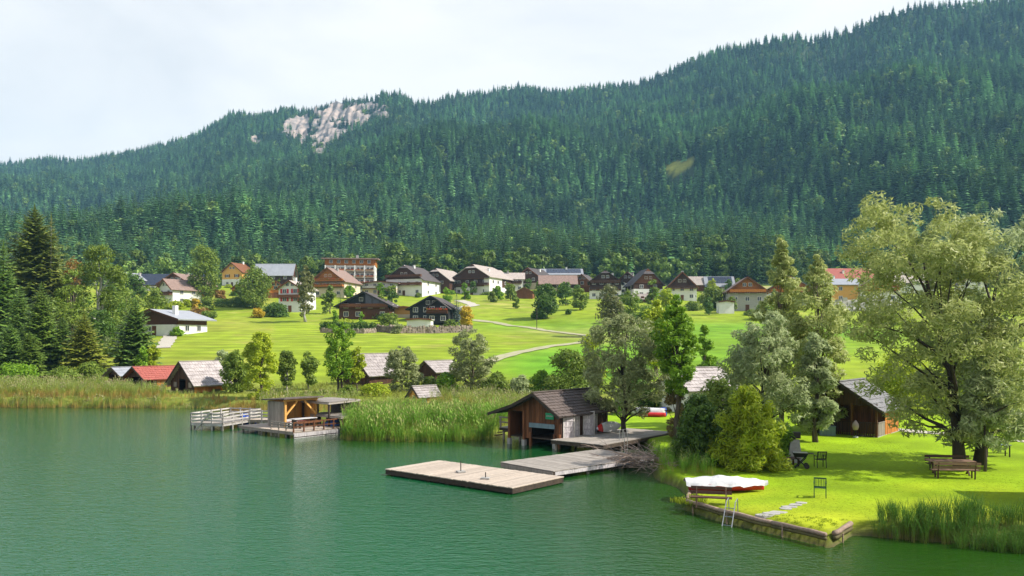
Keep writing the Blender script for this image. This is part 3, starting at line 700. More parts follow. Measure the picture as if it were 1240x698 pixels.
house('orange board chalet standing on a tall grey stone base', 905, 377, 42, 36, rz=-.12, upper=M_orange, lower=M_conc, roofm=M_pinkroof, base=.52, balc=(.54,), balm=M_orange, cols=3, floors=3, chim=0)
house('plain white garage box at the edge of the meadow', 880, 380, 17, 14, rz=-.05, rise=.08, lower=M_white, upper=M_white, roofm=M_metalroof, chim=0, wins=False, ov=.3, cat='garage', name='garage', door=False, depth=1)
house('orange chalet with a rounded grey roof seen through the tall willow', 957, 370, 44, 31, rz=-.2, upper=M_orange, lower=M_white, roofm=M_shingg, hip=.3, base=.42, balc=(.44,), balm=M_orange, cols=3)
house('dark house with a long red tiled roof at the right end of the village', 1030, 352, 52, 24, side=True, depth=.5, rise=.42, upper=M_dark, lower=M_white, roofm=M_redroof, cols=4, chim=2)
house('plain orange timber building with a low grey roof below the red tiled house', 1018, 366, 40, 25, side=True, depth=.5, rise=.22, upper=M_fresh, lower=M_fresh, roofm=M_metalroof, cols=1, chim=1, base=.3, door=False)
house('orange gabled chalet partly covered by the big lakeside willow', 1066, 366, 42, 28, rz=-.25, upper=M_orange, lower=M_white, roofm=M_pinkroof, base=.4, balc=(.42,), balm=M_orange, cols=3)
house('pale roofed house glimpsed through the crown of the big willow', 1105, 356, 50, 28, side=True, depth=.5, rise=.5, upper=M_white, lower=M_white, roofm=M_paleroof, cols=4)
house('bright white house glimpsed behind the right trunk of the big willow', 1178, 356, 26, 19, rz=-.3, upper=M_white, lower=M_white, roofm=M_darkroof, cols=2)
def glazed(t_, w, d, h, e, hb):
    MB().prism([(w * .02, hb + .2), (w * .46, hb + .2), (w * .46, e - .2), (w * .02, h * .93)], -.12, -.04).build('glass_gable', M_glass, t_)
    b = MB()
    for x in (.02, .16, .31, .46): b.box(w * x - .07, w * x + .07, -.17, -.03, hb + .2, e + (h - e) * (1 - x * 2) * .9)
    b.build('mullion', M_blackw, t_)
house('black stained chalet with a wide glazed gable behind clipped hedges', 441, 387, 58, 29, rz=-.05, upper=M_blackw, lower=M_brown, gable=M_blackw, roofm=M_darkroof, rise=.46, base=.42, balc=(.44,), balm=M_brown, cols=4, chim=0, ov=1.4, extra=glazed)
def doublegable(t_, w, d, h, e, hb):
    r2_ = roof_mesh(w * .5, 3.0, e * .98, h * .86, .8, .7, .25)
    o = r2_.build('porch_roof', M_darkroof, t_); o.location = (w * .2, -3.0, 0)
    b = MB().prism([(-w * .25, 0), (w * .25, 0), (w * .25, e * .98), (0, h * .84), (-w * .25, e * .98)], -3.0, 0); o2 = b.build('porch_wall', M_blackw, t_); o2.location = (w * .2, 0, 0)
    for u in (-1.6, 1.6): 
        add_window(t_, 'f', w * .2 + u, 3.4, w, d).location.y = -3.03; add_window(t_, 'f', w * .2 + u, .7, w, d).location.y = -3.03
    balcony(t_, w * .2 - 3, w * .2 + 3, 3.0, 1.1, M_brown, -3.0, True)
house('black stained chalet with a double gable above the boulder wall', 522, 392, 50, 29, rz=-.12, upper=M_blackw, lower=M_blackw, gable=M_blackw, roofm=M_darkroof, rise=.42, base=.3, cols=4, chim=0, ov=1.1, extra=doublegable)
house('white flat roofed garage beside the black double gabled chalet', 507, 397, 28, 10, rz=-.08, rise=.1, lower=M_white, upper=M_white, roofm=M_conc, chim=0, wins=False, ov=.3, cat='garage', name='garage', depth=.6, door=False)
# small hay rack shed on the meadow, retaining walls, masts
house('tiny dark field hut standing alone on the bright upper meadow', 699, 373, 9, 6, rz=-.3, lower=M_dark, upper=M_dark, roofm=M_shingp, chim=0, wins=False, cat='hut', name='field_hut', ov=.4, door=False)
def stone_wall(label, pts, h, size, m=M_stone, group=None):
    P = [G(*p) for p in pts]; t_ = thing('stone_wall', label, 'wall', P[0]); r = random.Random(len(label)); b = MB(); n = 0; o0 = P[0]
    big = MB()
    for a, c in zip(P[:-1], P[1:]):
        L_ = (c - a).length; u = (c - a).normalized(); s = Vector((u.y, -u.x, 0)); x = 0
        while x < L_:
            wd = size * r.uniform(.7, 1.5); z = -.4
            while z < h:
                hh = size * r.uniform(.5, .9); p = a + u * (x + wd / 2) - o0; p.z = H1(a.x + u.x * x, a.y + u.y * x) - o0.z + z
                j = lambda: r.uniform(-.2, .2) * size
                q = [p + u * (sx * (wd / 2 - .04) + j()) + s * (sy * .35 + j() + .25 * -z / h) + Vector((0, 0, sz * hh)) for sz in (0, 1) for sx, sy in ((-1, 1), (1, 1), (1, -1), (-1, -1))]
                b.hexa(q); n += 1; z += hh * .97
            x += wd
    o = b.build('stone', m, t_); o['kind'] = 'stuff'
    return t_
stone_wall('rough boulder wall holding the terrace of the two black chalets', [(455, 402), (480, 404), (520, 404), (552, 403), (572, 402)], 1.5, .62)
stone_wall('low stone wall under the hedge of the black glazed chalet', [(388, 403), (410, 404), (440, 404), (454, 403)], .9, .5)
stone_wall('grey retaining wall below the orange timber building on the right', [(1000, 377), (1040, 377), (1085, 376)], 3.2, 1.6, M_conc)
for k, x in enumerate((279, 282.5)):
    g = G(x, 338); b = MB().tube([(0, 0, -1), (0, 0, 10.5)], .22, 6)
    b.tube([(-.8, 0, 9.6), (.8, 0, 9.6)], .08, 4)
    o = b.build('utility_pole', M_conc); o.location = g
    tag(o, 'thin grey wooden mast behind the orange gabled house, ' + ('left one of the pair' if k == 0 else 'right one of the pair'), 'pole', 'pair of masts behind the houses')
g = G(650, 399)
tag(MB().tube([(0, 0, -.5), (0, 0, 5.5)], .09, 6).build('utility_pole', M_beam, None, loc=g), 'single dark pole on the meadow in front of the round dark tree', 'pole')
g = G(112, 389)
def rail_fence(label, pts, h, gap, m, rails=2, group=None, dz=0):
    P = [G(*p) for p in pts]; o0 = P[0].copy(); t_ = thing('wooden_fence', label, 'fence', o0, group=group)
    for a, c in zip(P[:-1], P[1:]):
        n = max(1, int((c - a).length / gap)); Q_ = [a.lerp(c, k / n) for k in range(n + 1)]
        for q in Q_: q.z = H1(q.x, q.y) + dz
        for q in Q_[:-1] + ([Q_[-1]] if c is P[-1] else []):
            quick('post', m, t_, (-.06, .06, -.06, .06, -.3, h + .06)).location = q - o0
        for k in range(n):
            for j in range(rails):
                z = h * (j + 1) / rails - .06
                MB().bar(Q_[k] - o0 + Vector((0, -.08, z)), Q_[k + 1] - o0 + Vector((0, -.08, z)), .05, .12).build('rail', m, t_)
    return t_
rail_fence('pale plank fence under the trees at the left edge of the meadow', [(74, 389), (100, 390), (130, 391)], 1.3, 3.5, M_grey)

# ------------------------------------------------------------------ wooden huts and boathouses near the lake, board by board
E1 = R(-40.0)
def shingle_roof(parent, m, P0, P1, P2, P3, nu, nv, seed=0, th=.05, name='shingle'):
    """courses of shingles lying on the plane P0 (eave start) P1 (eave end) P2 (ridge end) P3 (ridge start)"""
    r = random.Random(seed); P0, P1, P2, P3 = map(Vector, (P0, P1, P2, P3)); n = (P1 - P0).cross(P3 - P0).normalized()
    if n.z < 0: n = -n
    b = MB()
    for j in range(nv):
        a, c = j / nv, min(1.0, (j + 1.12) / nv); u = 0.0
        while u < 1.0:
            du = r.uniform(.7, 1.4) / nu; u1 = min(1.0, u + du)
            f = lambda uu, vv: P0.lerp(P1, uu).lerp(P3.lerp(P2, uu), vv)
            lo = th + r.uniform(0, .5) * th; e = .006 + r.uniform(0, .01)
            jit = r.uniform(-.10, .06) / nv
            q = [f(u + .002, a + jit), f(u1 - .002, a + jit), f(u1 - .002, c), f(u + .002, c)]
            b.hexa([q[0] + n * .004, q[1] + n * .004, q[2] + n * .002, q[3] + n * .002, q[0] + n * (.004 + lo), q[1] + n * (.004 + lo), q[2] + n * (.004 + e), q[3] + n * (.004 + e)])
            u = u1
    o = b.build(name, m, parent); o['kind'] = 'stuff'; return o
def boards(parent, m, n0, n1, wd, fbox, seed=0, name='board'):
    r = random.Random(seed); x = n0
    while x < n1 - .02:
        w = min(wd * r.uniform(.8, 1.2), n1 - x); 
        for args in fbox(x, x + w, r):
            o = quick(name, m, parent, args)
        x += w + .012
def gable_hut(name, label, cat, org, ang, w, L, eave, ridge, rs=None, ovf=.5, ovb=.4, ovl=.4, ovr=.4, mf=M_dark, mr=M_brown, mroof=M_shing, bw=.22, holes=(), rholes=(), z0=0.0, courses=(14, 8), left_end=None, th=.1, floor=True, seed=1, front=True):
    """front gable along local x at y = 0, right wall at x = w, ridge along y at x = rs"""
    rs = w / 2 if rs is None else rs
    t_ = thing(name, label, cat, org, ang)
    kr = (ridge - eave) / (w - rs); kl = (ridge - eave) / rs
    top = lambda x: ridge - (kl * (rs - x) if x < rs else kr * (x - rs))
    def fb(x0, x1, r):
        zt = min(top(x0), top(x1)) - .05; segs = [(z0, zt)]
        for hx0, hx1, hz0, hz1 in holes:
            if x1 > hx0 + .03 and x0 < hx1 - .03:
                ns = []
                for a, c in segs:
                    if hz0 > a: ns.append((a, min(c, hz0)))
                    if hz1 < c: ns.append((max(a, hz1), c))
                segs = ns
        return [(x0, x1, -.02 + r.uniform(-.012, .012), .02, a, c) for a, c in segs if c - a > .05]
    if front: boards(t_, mf, 0, w, bw, fb, seed)
    def rb(y0, y1, r):
        segs = [(z0, eave - .03)]
        for hx0, hx1, hz0, hz1 in rholes:
            if y1 > hx0 + .03 and y0 < hx1 - .03:
                ns = []
                for a, c in segs:
                    if hz0 > a: ns.append((a, min(c, hz0)))
                    if hz1 < c: ns.append((max(a, hz1), c))
                segs = ns
        return [(w - .02, w + .02 + r.uniform(-.012, .012), y0, y1, a, c) for a, c in segs if c - a > .05]
    boards(t_, mr, .04, L, bw, rb, seed + 1)
    quick('back_wall', mf, t_, (0.03, w - .03, L - .03, L, z0, eave - .05)); quick('side_wall', mf, t_, (0, .03, .05, L - .05, z0, eave - .05))
    MB().prism([(.03, eave - .05), (w - .03, eave - .05), (rs, ridge - .08)], L - .04, L - .005).build('back_gable', mf, t_)
    if floor: quick('floor', M_beam, t_, (.04, w - .08, .06, L - .05, z0, z0 + .08))
    rf = MB(); ze_r = eave - kr * ovr
    q_r = [(w + ovr, -ovf, ze_r), (w + ovr, L + ovb, ze_r), (rs, L + ovb, ridge), (rs, -ovf, ridge)]
    if left_end is None: left_end = [( -ovl, eave - kl * ovl)]
    pts_l = [(rs, ridge)] + list(left_end)
    rf.slab([q_r[3], q_r[0], q_r[1], q_r[2]], th)
    for (xa, za), (xb, zb) in zip(pts_l[:-1], pts_l[1:]):
        rf.slab([(xa, -ovf, za - .001), (xb, -ovf, zb - .001), (xb, L + ovb, zb - .001), (xa, L + ovb, za - .001)], th)
    ro = rf.build('roof', mroof, t_)
    shingle_roof(ro, mroof, *q_r, *courses, seed=seed)
    (xa, za), (xb, zb) = pts_l[0], pts_l[1]
    shingle_roof(ro, mroof, (xb, -ovf, zb), (xb, L + ovb, zb), (xa, L + ovb, za), (xa, -ovf, za), courses[0], courses[1], seed=seed + 3)
    bb = MB(); bb.bar((rs, -ovf - .03, ridge - .08), (w + ovr, -ovf - .03, ze_r - .08), .05, .2)
    for (xa, za), (xb, zb) in zip(pts_l[:-1], pts_l[1:]): bb.bar((xa, -ovf - .031, za - .08), (xb, -ovf - .031, zb - .08), .05, .2)
    bb.build('bargeboard', M_beam, ro)
    quick('ridge_cap', mroof, ro, (rs - .12, rs + .12, -ovf - .02, L + ovb + .02, ridge + .03, ridge + .09))
    return t_
def place_dir(a): return Vector((math.cos(a), math.sin(a), 0))
d1 = place_dir(E1); d2 = place_dir(E1 + PI / 2)

# --- big boathouse
near = WP(678, 531, .75); org = near - d1 * 4.6; org.z = 0
bh = gable_hut('boathouse', 'dark timber boathouse over the water with a green sign and brown shingle roof', 'boathouse', org, E1, 4.6, 6.0, 2.62, 3.85, rs=2.75, ovf=.75, ovb=.5, ovl=.4, ovr=.5,
               mf=M_brown, mr=M_dark, mroof=M_shing, bw=.24, holes=[(-.1, 1.35, 0, 2.45), (2.1, 4.05, 0, 1.42)], rholes=[(.35, 2.1, .7, 2.4), (2.75, 4.4, .7, 2.4)], z0=.55,
               left_end=[(.9, 2.98), (-1.45, 2.22)], courses=(24, 9), seed=5)
for x in (.02, 1.4, 2.0, 4.15, 4.56): quick('post', M_brown, bh, (x - .08, x + .08, -.1, .06, -1.2, 2.5 if x < 1.6 else 1.0))
quick('beam', M_bluegrey, bh, (1.95, 4.2, -.14, -.04, 1.36, 1.68)).name = 'lintel_board'
for x, z in ((.05, .62), (1.42, .6), (4.2, .6)): quick('pile_cap', M_conc, bh, (x - .13, x + .13, -.18, .1, -.6, z - .18))
quick('inner_wall', M_beam, bh, (1.32, 1.38, .1, 5.8, .0, 2.6))
sg = quick('sign', M_sign, bh, (3.42, 4.12, -.11, -.07, 2.02, 2.46))
mb_ = MB(); rr_ = random.Random(3)
x = 3.50
while x < 4.02: 
    wl = rr_.uniform(.03, .06); mb_.box(x, x + wl, -.122, -.112, 2.2, 2.2 + rr_.choice((.08, .11))); x += wl + .022
mb_.build('lettering', M_whitep, sg)
for (ya, yb, op) in ((.30, 1.22, .30), (1.24, 2.15, -.05), (2.72, 3.55, .55), (3.57, 4.42, -.18)):
    dr = bpy.data.objects.new('door', None); link(dr, bh, (4.66, ya if op >= 0 else yb, .72), (0, 0, -op if op >= 0 else -op)); sgn = 1 if op >= 0 else -1
    n_ = 6; wdt = (yb - ya) / n_
    for k in range(n_):
        quick('board', M_whitew, dr, (-.02, .02, min(sgn * (k * wdt + .01), sgn * ((k + 1) * wdt - .01)), max(sgn * (k * wdt + .01), sgn * ((k + 1) * wdt - .01)), 0, 1.72))
    fr = MB()
    for zz in (.0, .38, .78, 1.18, 1.62): fr.box(.021, .045, min(0, sgn * (yb - ya)), max(0, sgn * (yb - ya)), zz, zz + .09)
    fr.build('batten', M_whitew, dr)
    fv = MB()
    for yy in (0.0, sgn * (yb - ya)): fv.box(.046, .07, yy - .045, yy + .045, 0, 1.73)
    fv.build('frame', M_whitep, dr)
def local(t_, x, y, z=0): 
    c, s_ = math.cos(t_.rotation_euler.z), math.sin(t_.rotation_euler.z); l = t_.location
    return Vector((l.x + x * c - y * s_, l.y + x * s_ + y * c, z))

# --- decks
def deck(name, label, cat, org, ang, w, L, z, pw, m, along='x', posts=True, edge=M_beam, seed=0, thick=.24, gaps=.012):
    """planks: along='x' means each plank runs along local x"""
    t_ = thing(name, label, cat, (org.x, org.y, 0), ang); r = random.Random(seed)
    n = int((L if along == 'x' else w) / pw)
    for k in range(n):
        a = k * pw; j = r.uniform(-.03, .03); zj = r.uniform(0, .012)
        if along == 'x': quick('plank', m, t_, (-.03 + j, w + .03 + j, a, a + pw - gaps, z - .045 + zj, z + zj))
        else: quick('plank', m, t_, (a, a + pw - gaps, -.03 + j, L + .03 + j, z - .045 + zj, z + zj))
    for nm, bx in (('edge_beam', (0, w, -.0, .1, z - thick, z - .05)), ('edge_beam', (0, w, L - .1, L, z - thick, z - .05)), ('edge_beam', (0, .1, .11, L - .11, z - thick, z - .05)), ('edge_beam', (w - .1, w, .11, L - .11, z - thick, z - .05))):
        quick(nm, edge, t_, bx)
    if posts:
        nx, ny = max(2, int(w / 2.2) + 1), max(2, int(L / 2.4) + 1)
        for i in range(nx):
            for j in range(ny):
                if 0 < i < nx - 1 and 0 < j < ny - 1: continue
                x = .25 + (w - .5) * i / (nx - 1); y = .25 + (L - .5) * j / (ny - 1)
                MB().tube([(x, y, -2.4), (x, y, z - .06)], .09, 6).build('pile', M_grey, t_)
    return t_
# floating raft: near corner (621,591), direction d1 reversed for its long side
rc = WP(620.8, 591, .34)
raft = deck('swimming_raft', 'bleached wooden swimming raft floating alone in front of the jetties', 'raft', rc - place_dir(R(-39.6)) * 9.3, R(-39.6), 9.3, 4.25, .34, .155, M_deck, along='y', posts=False, seed=4, thick=.30)
fl = MB()
for x in np.linspace(.4, 8.9, 7): fl.tube([(x, .15, .02), (x, 4.1, .02)], .13, 8)
fl.build('float', M_log, raft); 
for k, (px, py) in enumerate(((558, 572), (588, 580))):
    p = WP(px, py, .36); b = MB().box(-.22, .22, -.22, .22, 0, .07); t2 = thing('parasol_stand', ('taller' if k == 0 else 'shorter') + ' concrete parasol stand on the swimming raft', 'stand', p, .4 + k, 'stands on the raft')
    b.build('base', M_conc, t2); MB().tube([(0, 0, .07), (0, 0, .62 - .28 * k)], .028, 6).build('tube', M_dmetal, t2)
# low jetty platform
a_ = WP(606.4, 559.7, .5); b__ = WP(668.3, 571.2, .5); e_ = (b__ - a_); ja = math.atan2(e_.y, e_.x)
jetty = deck('jetty', 'grey lower jetty platform between the raft and the boathouse deck', 'jetty', a_, ja + R(2), 4.4, 8.6, .5, .16, M_deckg, along='x', seed=7, thick=.3)
MB().box(.02, 4.38, -.035, -.003, .2, .43).build('fascia', M_grey, jetty); quick('fascia', M_whitew, jetty, (4.403, 4.43, .1, 8.5, .24, .44))
# upper deck beside the boathouse
c_ = local(bh, 4.75, -.75)
udeck = deck('boathouse_deck', 'upper plank deck running along the right side of the boathouse', 'deck', c_ - d2 * .2 - d1 * .2, E1, 4.3, 9.6, .74, .17, M_deckg, along='y', seed=9, thick=.28)
sdeck = deck('boathouse_deck', 'small shaded deck with a rail on the left of the boathouse', 'deck', local(bh, -2.2, 1.4), E1, 2.1, 3.4, .95, .17, M_deckg, along='x', seed=10)
for i, (x, y) in enumerate(((.1, .05), (1.0, .05), (2.0, .05))): quick('post', M_grey, sdeck, (x - .05, x + .05, y - .05, y + .05, .9, 1.75))
MB().bar((0, .0, 1.72), (2.1, .0, 1.72), .06, .1).build('rail', M_grey, sdeck); MB().bar((0, .0, 1.35), (2.1, .0, 1.35), .05, .1).build('rail', M_grey, sdeck)
for k in range(3): quick('step', M_brown, sdeck, (-.35 - .3 * k, -.05 - .3 * k, .5, 1.5, .68 - .25 * k, .74 - .25 * k))
# white bench on that deck
def bench(label, loc, rz, L=1.7, ms=M_bench, group=None, back=True, ml=None):
    t_ = thing('bench', label, 'bench', loc, rz, group); ml = ml or M_dmetal
    for k in range(3): quick('slat', ms, t_, (-L / 2, L / 2, -.20 + .14 * k, -.08 + .14 * k, .42, .46))
    if back:
        for k in range(2): MB().bar((-L / 2, .27 + .04 * k, .60 + .19 * k), (L / 2, .27 + .04 * k, .60 + .19 * k), .035, .135).build('slat', ms, t_)
    for sx in (-1, 1):
        x = sx * (L / 2 - .25)
        MB().bar((x, -.16, 0), (x, -.16, .42), .06).build('leg', ml, t_)
        MB().bar((x, .20, 0), (x, .23, .42), .06).bar((x, .235, .42), (x, .32 if back else .235, .86 if back else .44), .05).build('leg', ml, t_)
        quick('seat_bearer', ml, t_, (x - .03, x + .03, -.2, .24, .37, .418))
    return t_
bench('white painted bench on the small deck left of the boathouse', local(bh, -1.1, 3.6, .95), E1 + PI, 1.5, M_whitep)
# paddle board leaning beside the boathouse doors
pb = thing('paddle_board', 'white paddle board with a red tip leaning beside the boathouse', 'paddle board', local(bh, 5.35, 5.2, .76), E1)
def hull(n, L, prof, zf, cap=True):
    """closed loft along local y; prof(t)-> list of (x,z)"""
    b = MB(); rings = []
    for k in range(n + 1):
        t = k / n; rings.append([(x, (t - .5) * L, z) for x, z in prof(t)])
    m_ = len(rings[0]); 
    for r_ in rings: b.v += r_
    for k in range(n):
        for a in range(m_):
            c = (a + 1) % m_; b.f.append((k * m_ + a, k * m_ + c, (k + 1) * m_ + c, (k + 1) * m_ + a)); b.m.append(0)
    b.f.append(tuple(range(m_))[::-1]); b.m.append(0); b.f.append(tuple(n * m_ + a for a in range(m_))); b.m.append(0)
    return b
def sup(t):
    wv = .40 * max(.03, math.sin(PI * min(1, max(0, t))) ** .55); th = .07 * max(.15, math.sin(PI * t) ** .3)
    return [(math.cos(a) * th, .42 + math.sin(a) * wv) for a in np.linspace(0, 2 * PI, 13)[:-1]]
hb_ = hull(22, 3.3, sup, 0).build('board', M_tarp, pb, smooth=True); hb_.rotation_euler = (0, R(-14), 0)
def sup2(t): return [(x * 1.08 + .0, (z - .42) * 1.02 + .42) for x, z in sup(.05 + t * .18)]
sd_ = hull(6, 3.3 * .18, sup2, 0); sd_ = sd_.build('deck_pad', M_red, pb, smooth=True); sd_.rotation_euler = (0, R(-14), 0); sd_.location = (0, -3.3 * .36, 0)
p = local(bh, 5.6, -.2, .76)
for k, (x, y) in enumerate(((5.3, .4),)):
    t2 = thing('ladder', 'thin steel bathing ladder on the edge of the boathouse deck', 'ladder', local(udeck, 4.3, 2.6, .76), E1 + PI / 2)
    for s_ in (-.2, .2): MB().tube([(s_, .3, 0), (s_, .3, .7), (s_, .0, .78), (s_, -.08, .5), (s_, -.1, -1.2)], .02, 6).build('rail', M_steel, t2)
    for z in (-.3, -.6): MB().tube([(-.2, -.095, z), (.2, -.095, z)], .02, 6).build('rung', M_steel, t2)

# --- left hand huts
RA = R(-37)
def hut_from(px_c, Y, z0): v = Vector(((px_c - CX) / FPX * Y, Y, z0)); return v
rn = hut_from(231.5, 98.3, 0.9)     # right front corner
w_ = 5.0
hutA = gable_hut('boathouse', 'large hut with an orange board wall and pale shingle roof behind the reeds', 'hut', rn - place_dir(RA) * w_ + Vector((.35, .0, 0)), RA, w_, 4.4, 1.75, 4.0, ovf=.5, ovb=.5, ovl=.7, ovr=.7,
                 mf=M_dark, mr=M_orange, mroof=M_shingp, bw=.3, holes=[(2.0, 3.1, .2, 1.9)], rholes=[(2.5, 3.6, -1.0, .62)], z0=-.9, courses=(16, 7), seed=11, th=.14)
for x in (1.0, 4.2): quick('window_frame', M_grey, hutA, (x - .3, x + .3, -.06, -.03, .9, 1.5))
quick('foundation', M_conc, hutA, (w_ - .1, w_ + .06, 3.7, 4.45, -1.2, -.62))
rn = hut_from(177, 103.5, 1.1)
hutB = gable_hut('boathouse', 'dark hut with a red tiled roof between two brown huts in the reeds', 'hut', rn - place_dir(RA) * 4.6, RA, 4.6, 5.4, 1.7, 3.0, ovf=.6, ovb=.3, ovl=.6, ovr=.5, mf=M_dark, mr=M_dark, mroof=M_redroof, bw=.3,
                 holes=[(1.2, 3.4, 0, 1.7)], z0=-.6, courses=(14, 7), seed=13)
quick('door', M_orange, hutB, (4.62, 4.68, 1.4, 2.7, -.2, 1.35)); quick('post', M_grey, hutB, (3.6, 3.75, -.1, .05, -.4, 2.0))
rn = hut_from(147, 108.5, 1.4)
hutC = gable_hut('shelter', 'small open shelter with a grey metal roof at the left end of the huts', 'shelter', rn - place_dir(RA) * 3.4, RA, 3.4, 3.6, 1.6, 2.45, ovf=.5, ovb=.3, ovl=.7, ovr=.5, mf=M_dark, mr=M_brown, mroof=M_metalroof, bw=.3, holes=[(.3, 3.1, 0, 1.5)], z0=-.3, courses=(6, 3), seed=15)
quick('barrier', M_redroof, hutC, (.4, 2.2, -.3, -.2, .1, .75))
rn = hut_from(447, 107, 1.35)
barn = gable_hut('barn', 'dark board barn with a silver grey roof behind the bushy olive tree', 'barn', rn - place_dir(RA) * 5.0, RA, 5.0, 6.0, 1.9, 4.3, ovf=.5, ovb=.5, ovl=.5, ovr=.5, mf=M_dark, mr=M_dark, mroof=M_shingp, bw=.3, z0=-.3, courses=(16, 7), seed=17, th=.14)
rn = hut_from(508, 86.2, .8)
bath = gable_hut('bathing_hut', 'tiny orange bathing hut with a pale roof standing in the reeds', 'hut', rn - place_dir(R(-50)) * 1.9, R(-50), 1.9, 2.5, 1.0, 1.85, ovf=.3, ovb=.25, ovl=.35, ovr=.35, mf=M_fresh, mr=M_fresh, mroof=M_shingp, bw=.2, z0=-.3, courses=(8, 5), seed=19)
quick('door', M_bluegrey, bath, (1.925, 1.96, .25, .85, -.1, .95)); quick('window', M_glass, bath, (.7, 1.2, -.05, -.03, .5, .9))
rn = hut_from(527, 112, 1.9)
low = gable_hut('shed', 'low shed with two pale roof planes half hidden behind the blue grey tree', 'shed', rn - place_dir(RA) * 3.4, RA, 3.4, 5.0, 1.5, 2.7, ovf=.4, ovb=.4, ovl=.5, ovr=.5, mf=M_dark, mr=M_dark, mroof=M_shingp, bw=.3, z0=-.4, courses=(12, 5), seed=21)
# house between the trees with pale shakes
rn = hut_from(834, 77.0, .9)
wh = gable_hut('lake_house', 'pale shake roofed lake house with white walls hidden behind the yellow green willow bush', 'house', rn - place_dir(R(-62)) * 4.6, R(-62), 4.6, 5.6, 2.3, 3.95, ovf=.5, ovb=.4, ovl=.5, ovr=.6, mf=M_white, mr=M_white, mroof=M_shingp, bw=.4, z0=-.4, courses=(16, 7), seed=23)
quick('terrace_screen', M_whitep, wh, (6.2, 6.3, -1.4, 5.0, 0.6, 1.5))
# cabin on the right
nr = Vector((26.3, 59.4, .6)); cw = 5.2
cab = gable_hut('cabin', 'dark cabin with a railed porch and an orange board side behind the big willow', 'cabin', nr - d1 * cw, E1, cw, 5.2, 2.2, 3.9, ovf=.55, ovb=.4, ovl=.5, ovr=.55, mf=M_dark, mr=M_orange, mroof=M_shingg, bw=.24,
                holes=[(1.7, 5.4, -.1, 2.2)], rholes=[(0, 1.7, -.1, 5)], z0=-.1, courses=(18, 8), seed=25)
boards(cab, M_brown, .1, cw - .1, .24, lambda a, c, r: [(a, c, 1.72, 1.76, 0, 2.3)], 31)
for x in (1.75, 3.4, cw - .08): quick('post', M_brown, cab, (x - .07, x + .07, -.06, .08, -.1, 2.35))
for k in range(22): x = 1.8 + k * .152; quick('baluster', M_dark, cab, (x, x + .1, -.05, -.02, .02, .95))
quick('handrail', M_dark, cab, (1.7, cw, -.07, 0, .95, 1.03))
for k in range(10): y = .1 + k * .158; quick('baluster', M_grey, cab, (cw - .02, cw + .02, y, y + .12, .05, .95))
quick('handrail', M_grey, cab, (cw - .05, cw + .05, .08, 1.7, .95, 1.02)); quick('foundation', M_conc, cab, (cw - .3, cw + .03, .0, 5.2, -.5, .02))
quick('lamp', M_tarp, cab, (cw + .1, cw + .28, 5.0, 5.2, 1.45, 1.75))
# --- floating bathing pavilion with its platform
pc = WP(355.3, 523.5, .5)
pl = deck('bathing_platform', 'pale bathing platform with a low brown railing in front of the open shelter', 'platform', pc - d1 * 7.6, E1, 7.6, 4.9, .5, .17, M_deck, along='y', seed=31, edge=M_grey)
for (x, y) in [(7.55, k * .95 + .05) for k in range(6)]: quick('post', M_brown, pl, (x - .045, x + .045, y - .045, y + .045, .45, 1.22))
for z in (.85, 1.2): MB().bar((7.55, 0, z), (7.55, 4.85, z), .05, .09).build('rail', M_brown, pl)
for x in (4.6, 5.6, 6.6): quick('post', M_grey, pl, (x - .045, x + .045, .0, .09, -.6, 1.15))
for z in (.75, .95, 1.13): MB().bar((4.6, .045, z), (7.5, .045, z), .05, .10).build('rail', M_grey, pl)
for z in (-.25, .1): quick('fascia', M_whitew, pl, (7.606, 7.64, .05, 4.85, z, z + .28))
pv = thing('open_shelter', 'open fronted wooden shelter with diagonal braces and golden boards inside on the platform', 'shelter', local(pl, 2.2, 1.32, .5), E1)
PWd, PL_, Hh = 2.3, 3.1, 2.2
boards(pv, M_grey, 0, PWd, .2, lambda a, c, r: [(a, c, -.02 + r.uniform(-.01, .01), .02, 0, Hh - .12)], 41)          # left end wall (faces the lake)
boards(pv, M_fresh, 0, PWd, .2, lambda a, c, r: [(a, c, PL_ - .02, PL_ + .02, 0, Hh - .12)], 42)
boards(pv, M_fresh, 0, PWd, .2, lambda a, c, r: [(a + .03, c, .025, .04, 0, Hh - .14)], 44, name='lining_board')
boards(pv, M_fresh, .05, PL_, .2, lambda a, c, r: [(.0, .04 + r.uniform(0, .012), a, c, 0, Hh - .1)], 43)             # back wall
for y in (.06, PL_ - .06): quick('post', M_fresh, pv, (PWd - .02, PWd + .12, y - .08, y + .08, 0, Hh - .1))
MB().bar((PWd + .05, .1, 1.0), (PWd + .05, 1.2, Hh - .12), .1, .13).build('brace', M_fresh, pv); MB().bar((PWd + .05, PL_ - .1, 1.0), (PWd + .05, PL_ - 1.2, Hh - .12), .1, .13).build('brace', M_fresh, pv)
quick('beam', M_fresh, pv, (PWd - .02, PWd + .12, -.1, PL_ + .1, Hh - .1, Hh + .06))
MB().slab([(-.35, -.4, Hh + .02), (PWd + .55, -.4, Hh + .22), (PWd + .55, PL_ + .4, Hh + .22), (-.35, PL_ + .4, Hh + .02)], .1).build('roof', M_shing, pv)
tb = thing('folding_table', 'long white table with benches inside the open shelter', 'table', local(pl, 5.3, 2.6, .5), E1 + PI / 2)
quick('table_top', M_tarp, tb, (-1.1, 1.1, -.35, .35, .7, .75))
for sx in (-.9, .9): quick('leg', M_dmetal, tb, (sx - .04, sx + .04, -.3, .3, 0, .7))
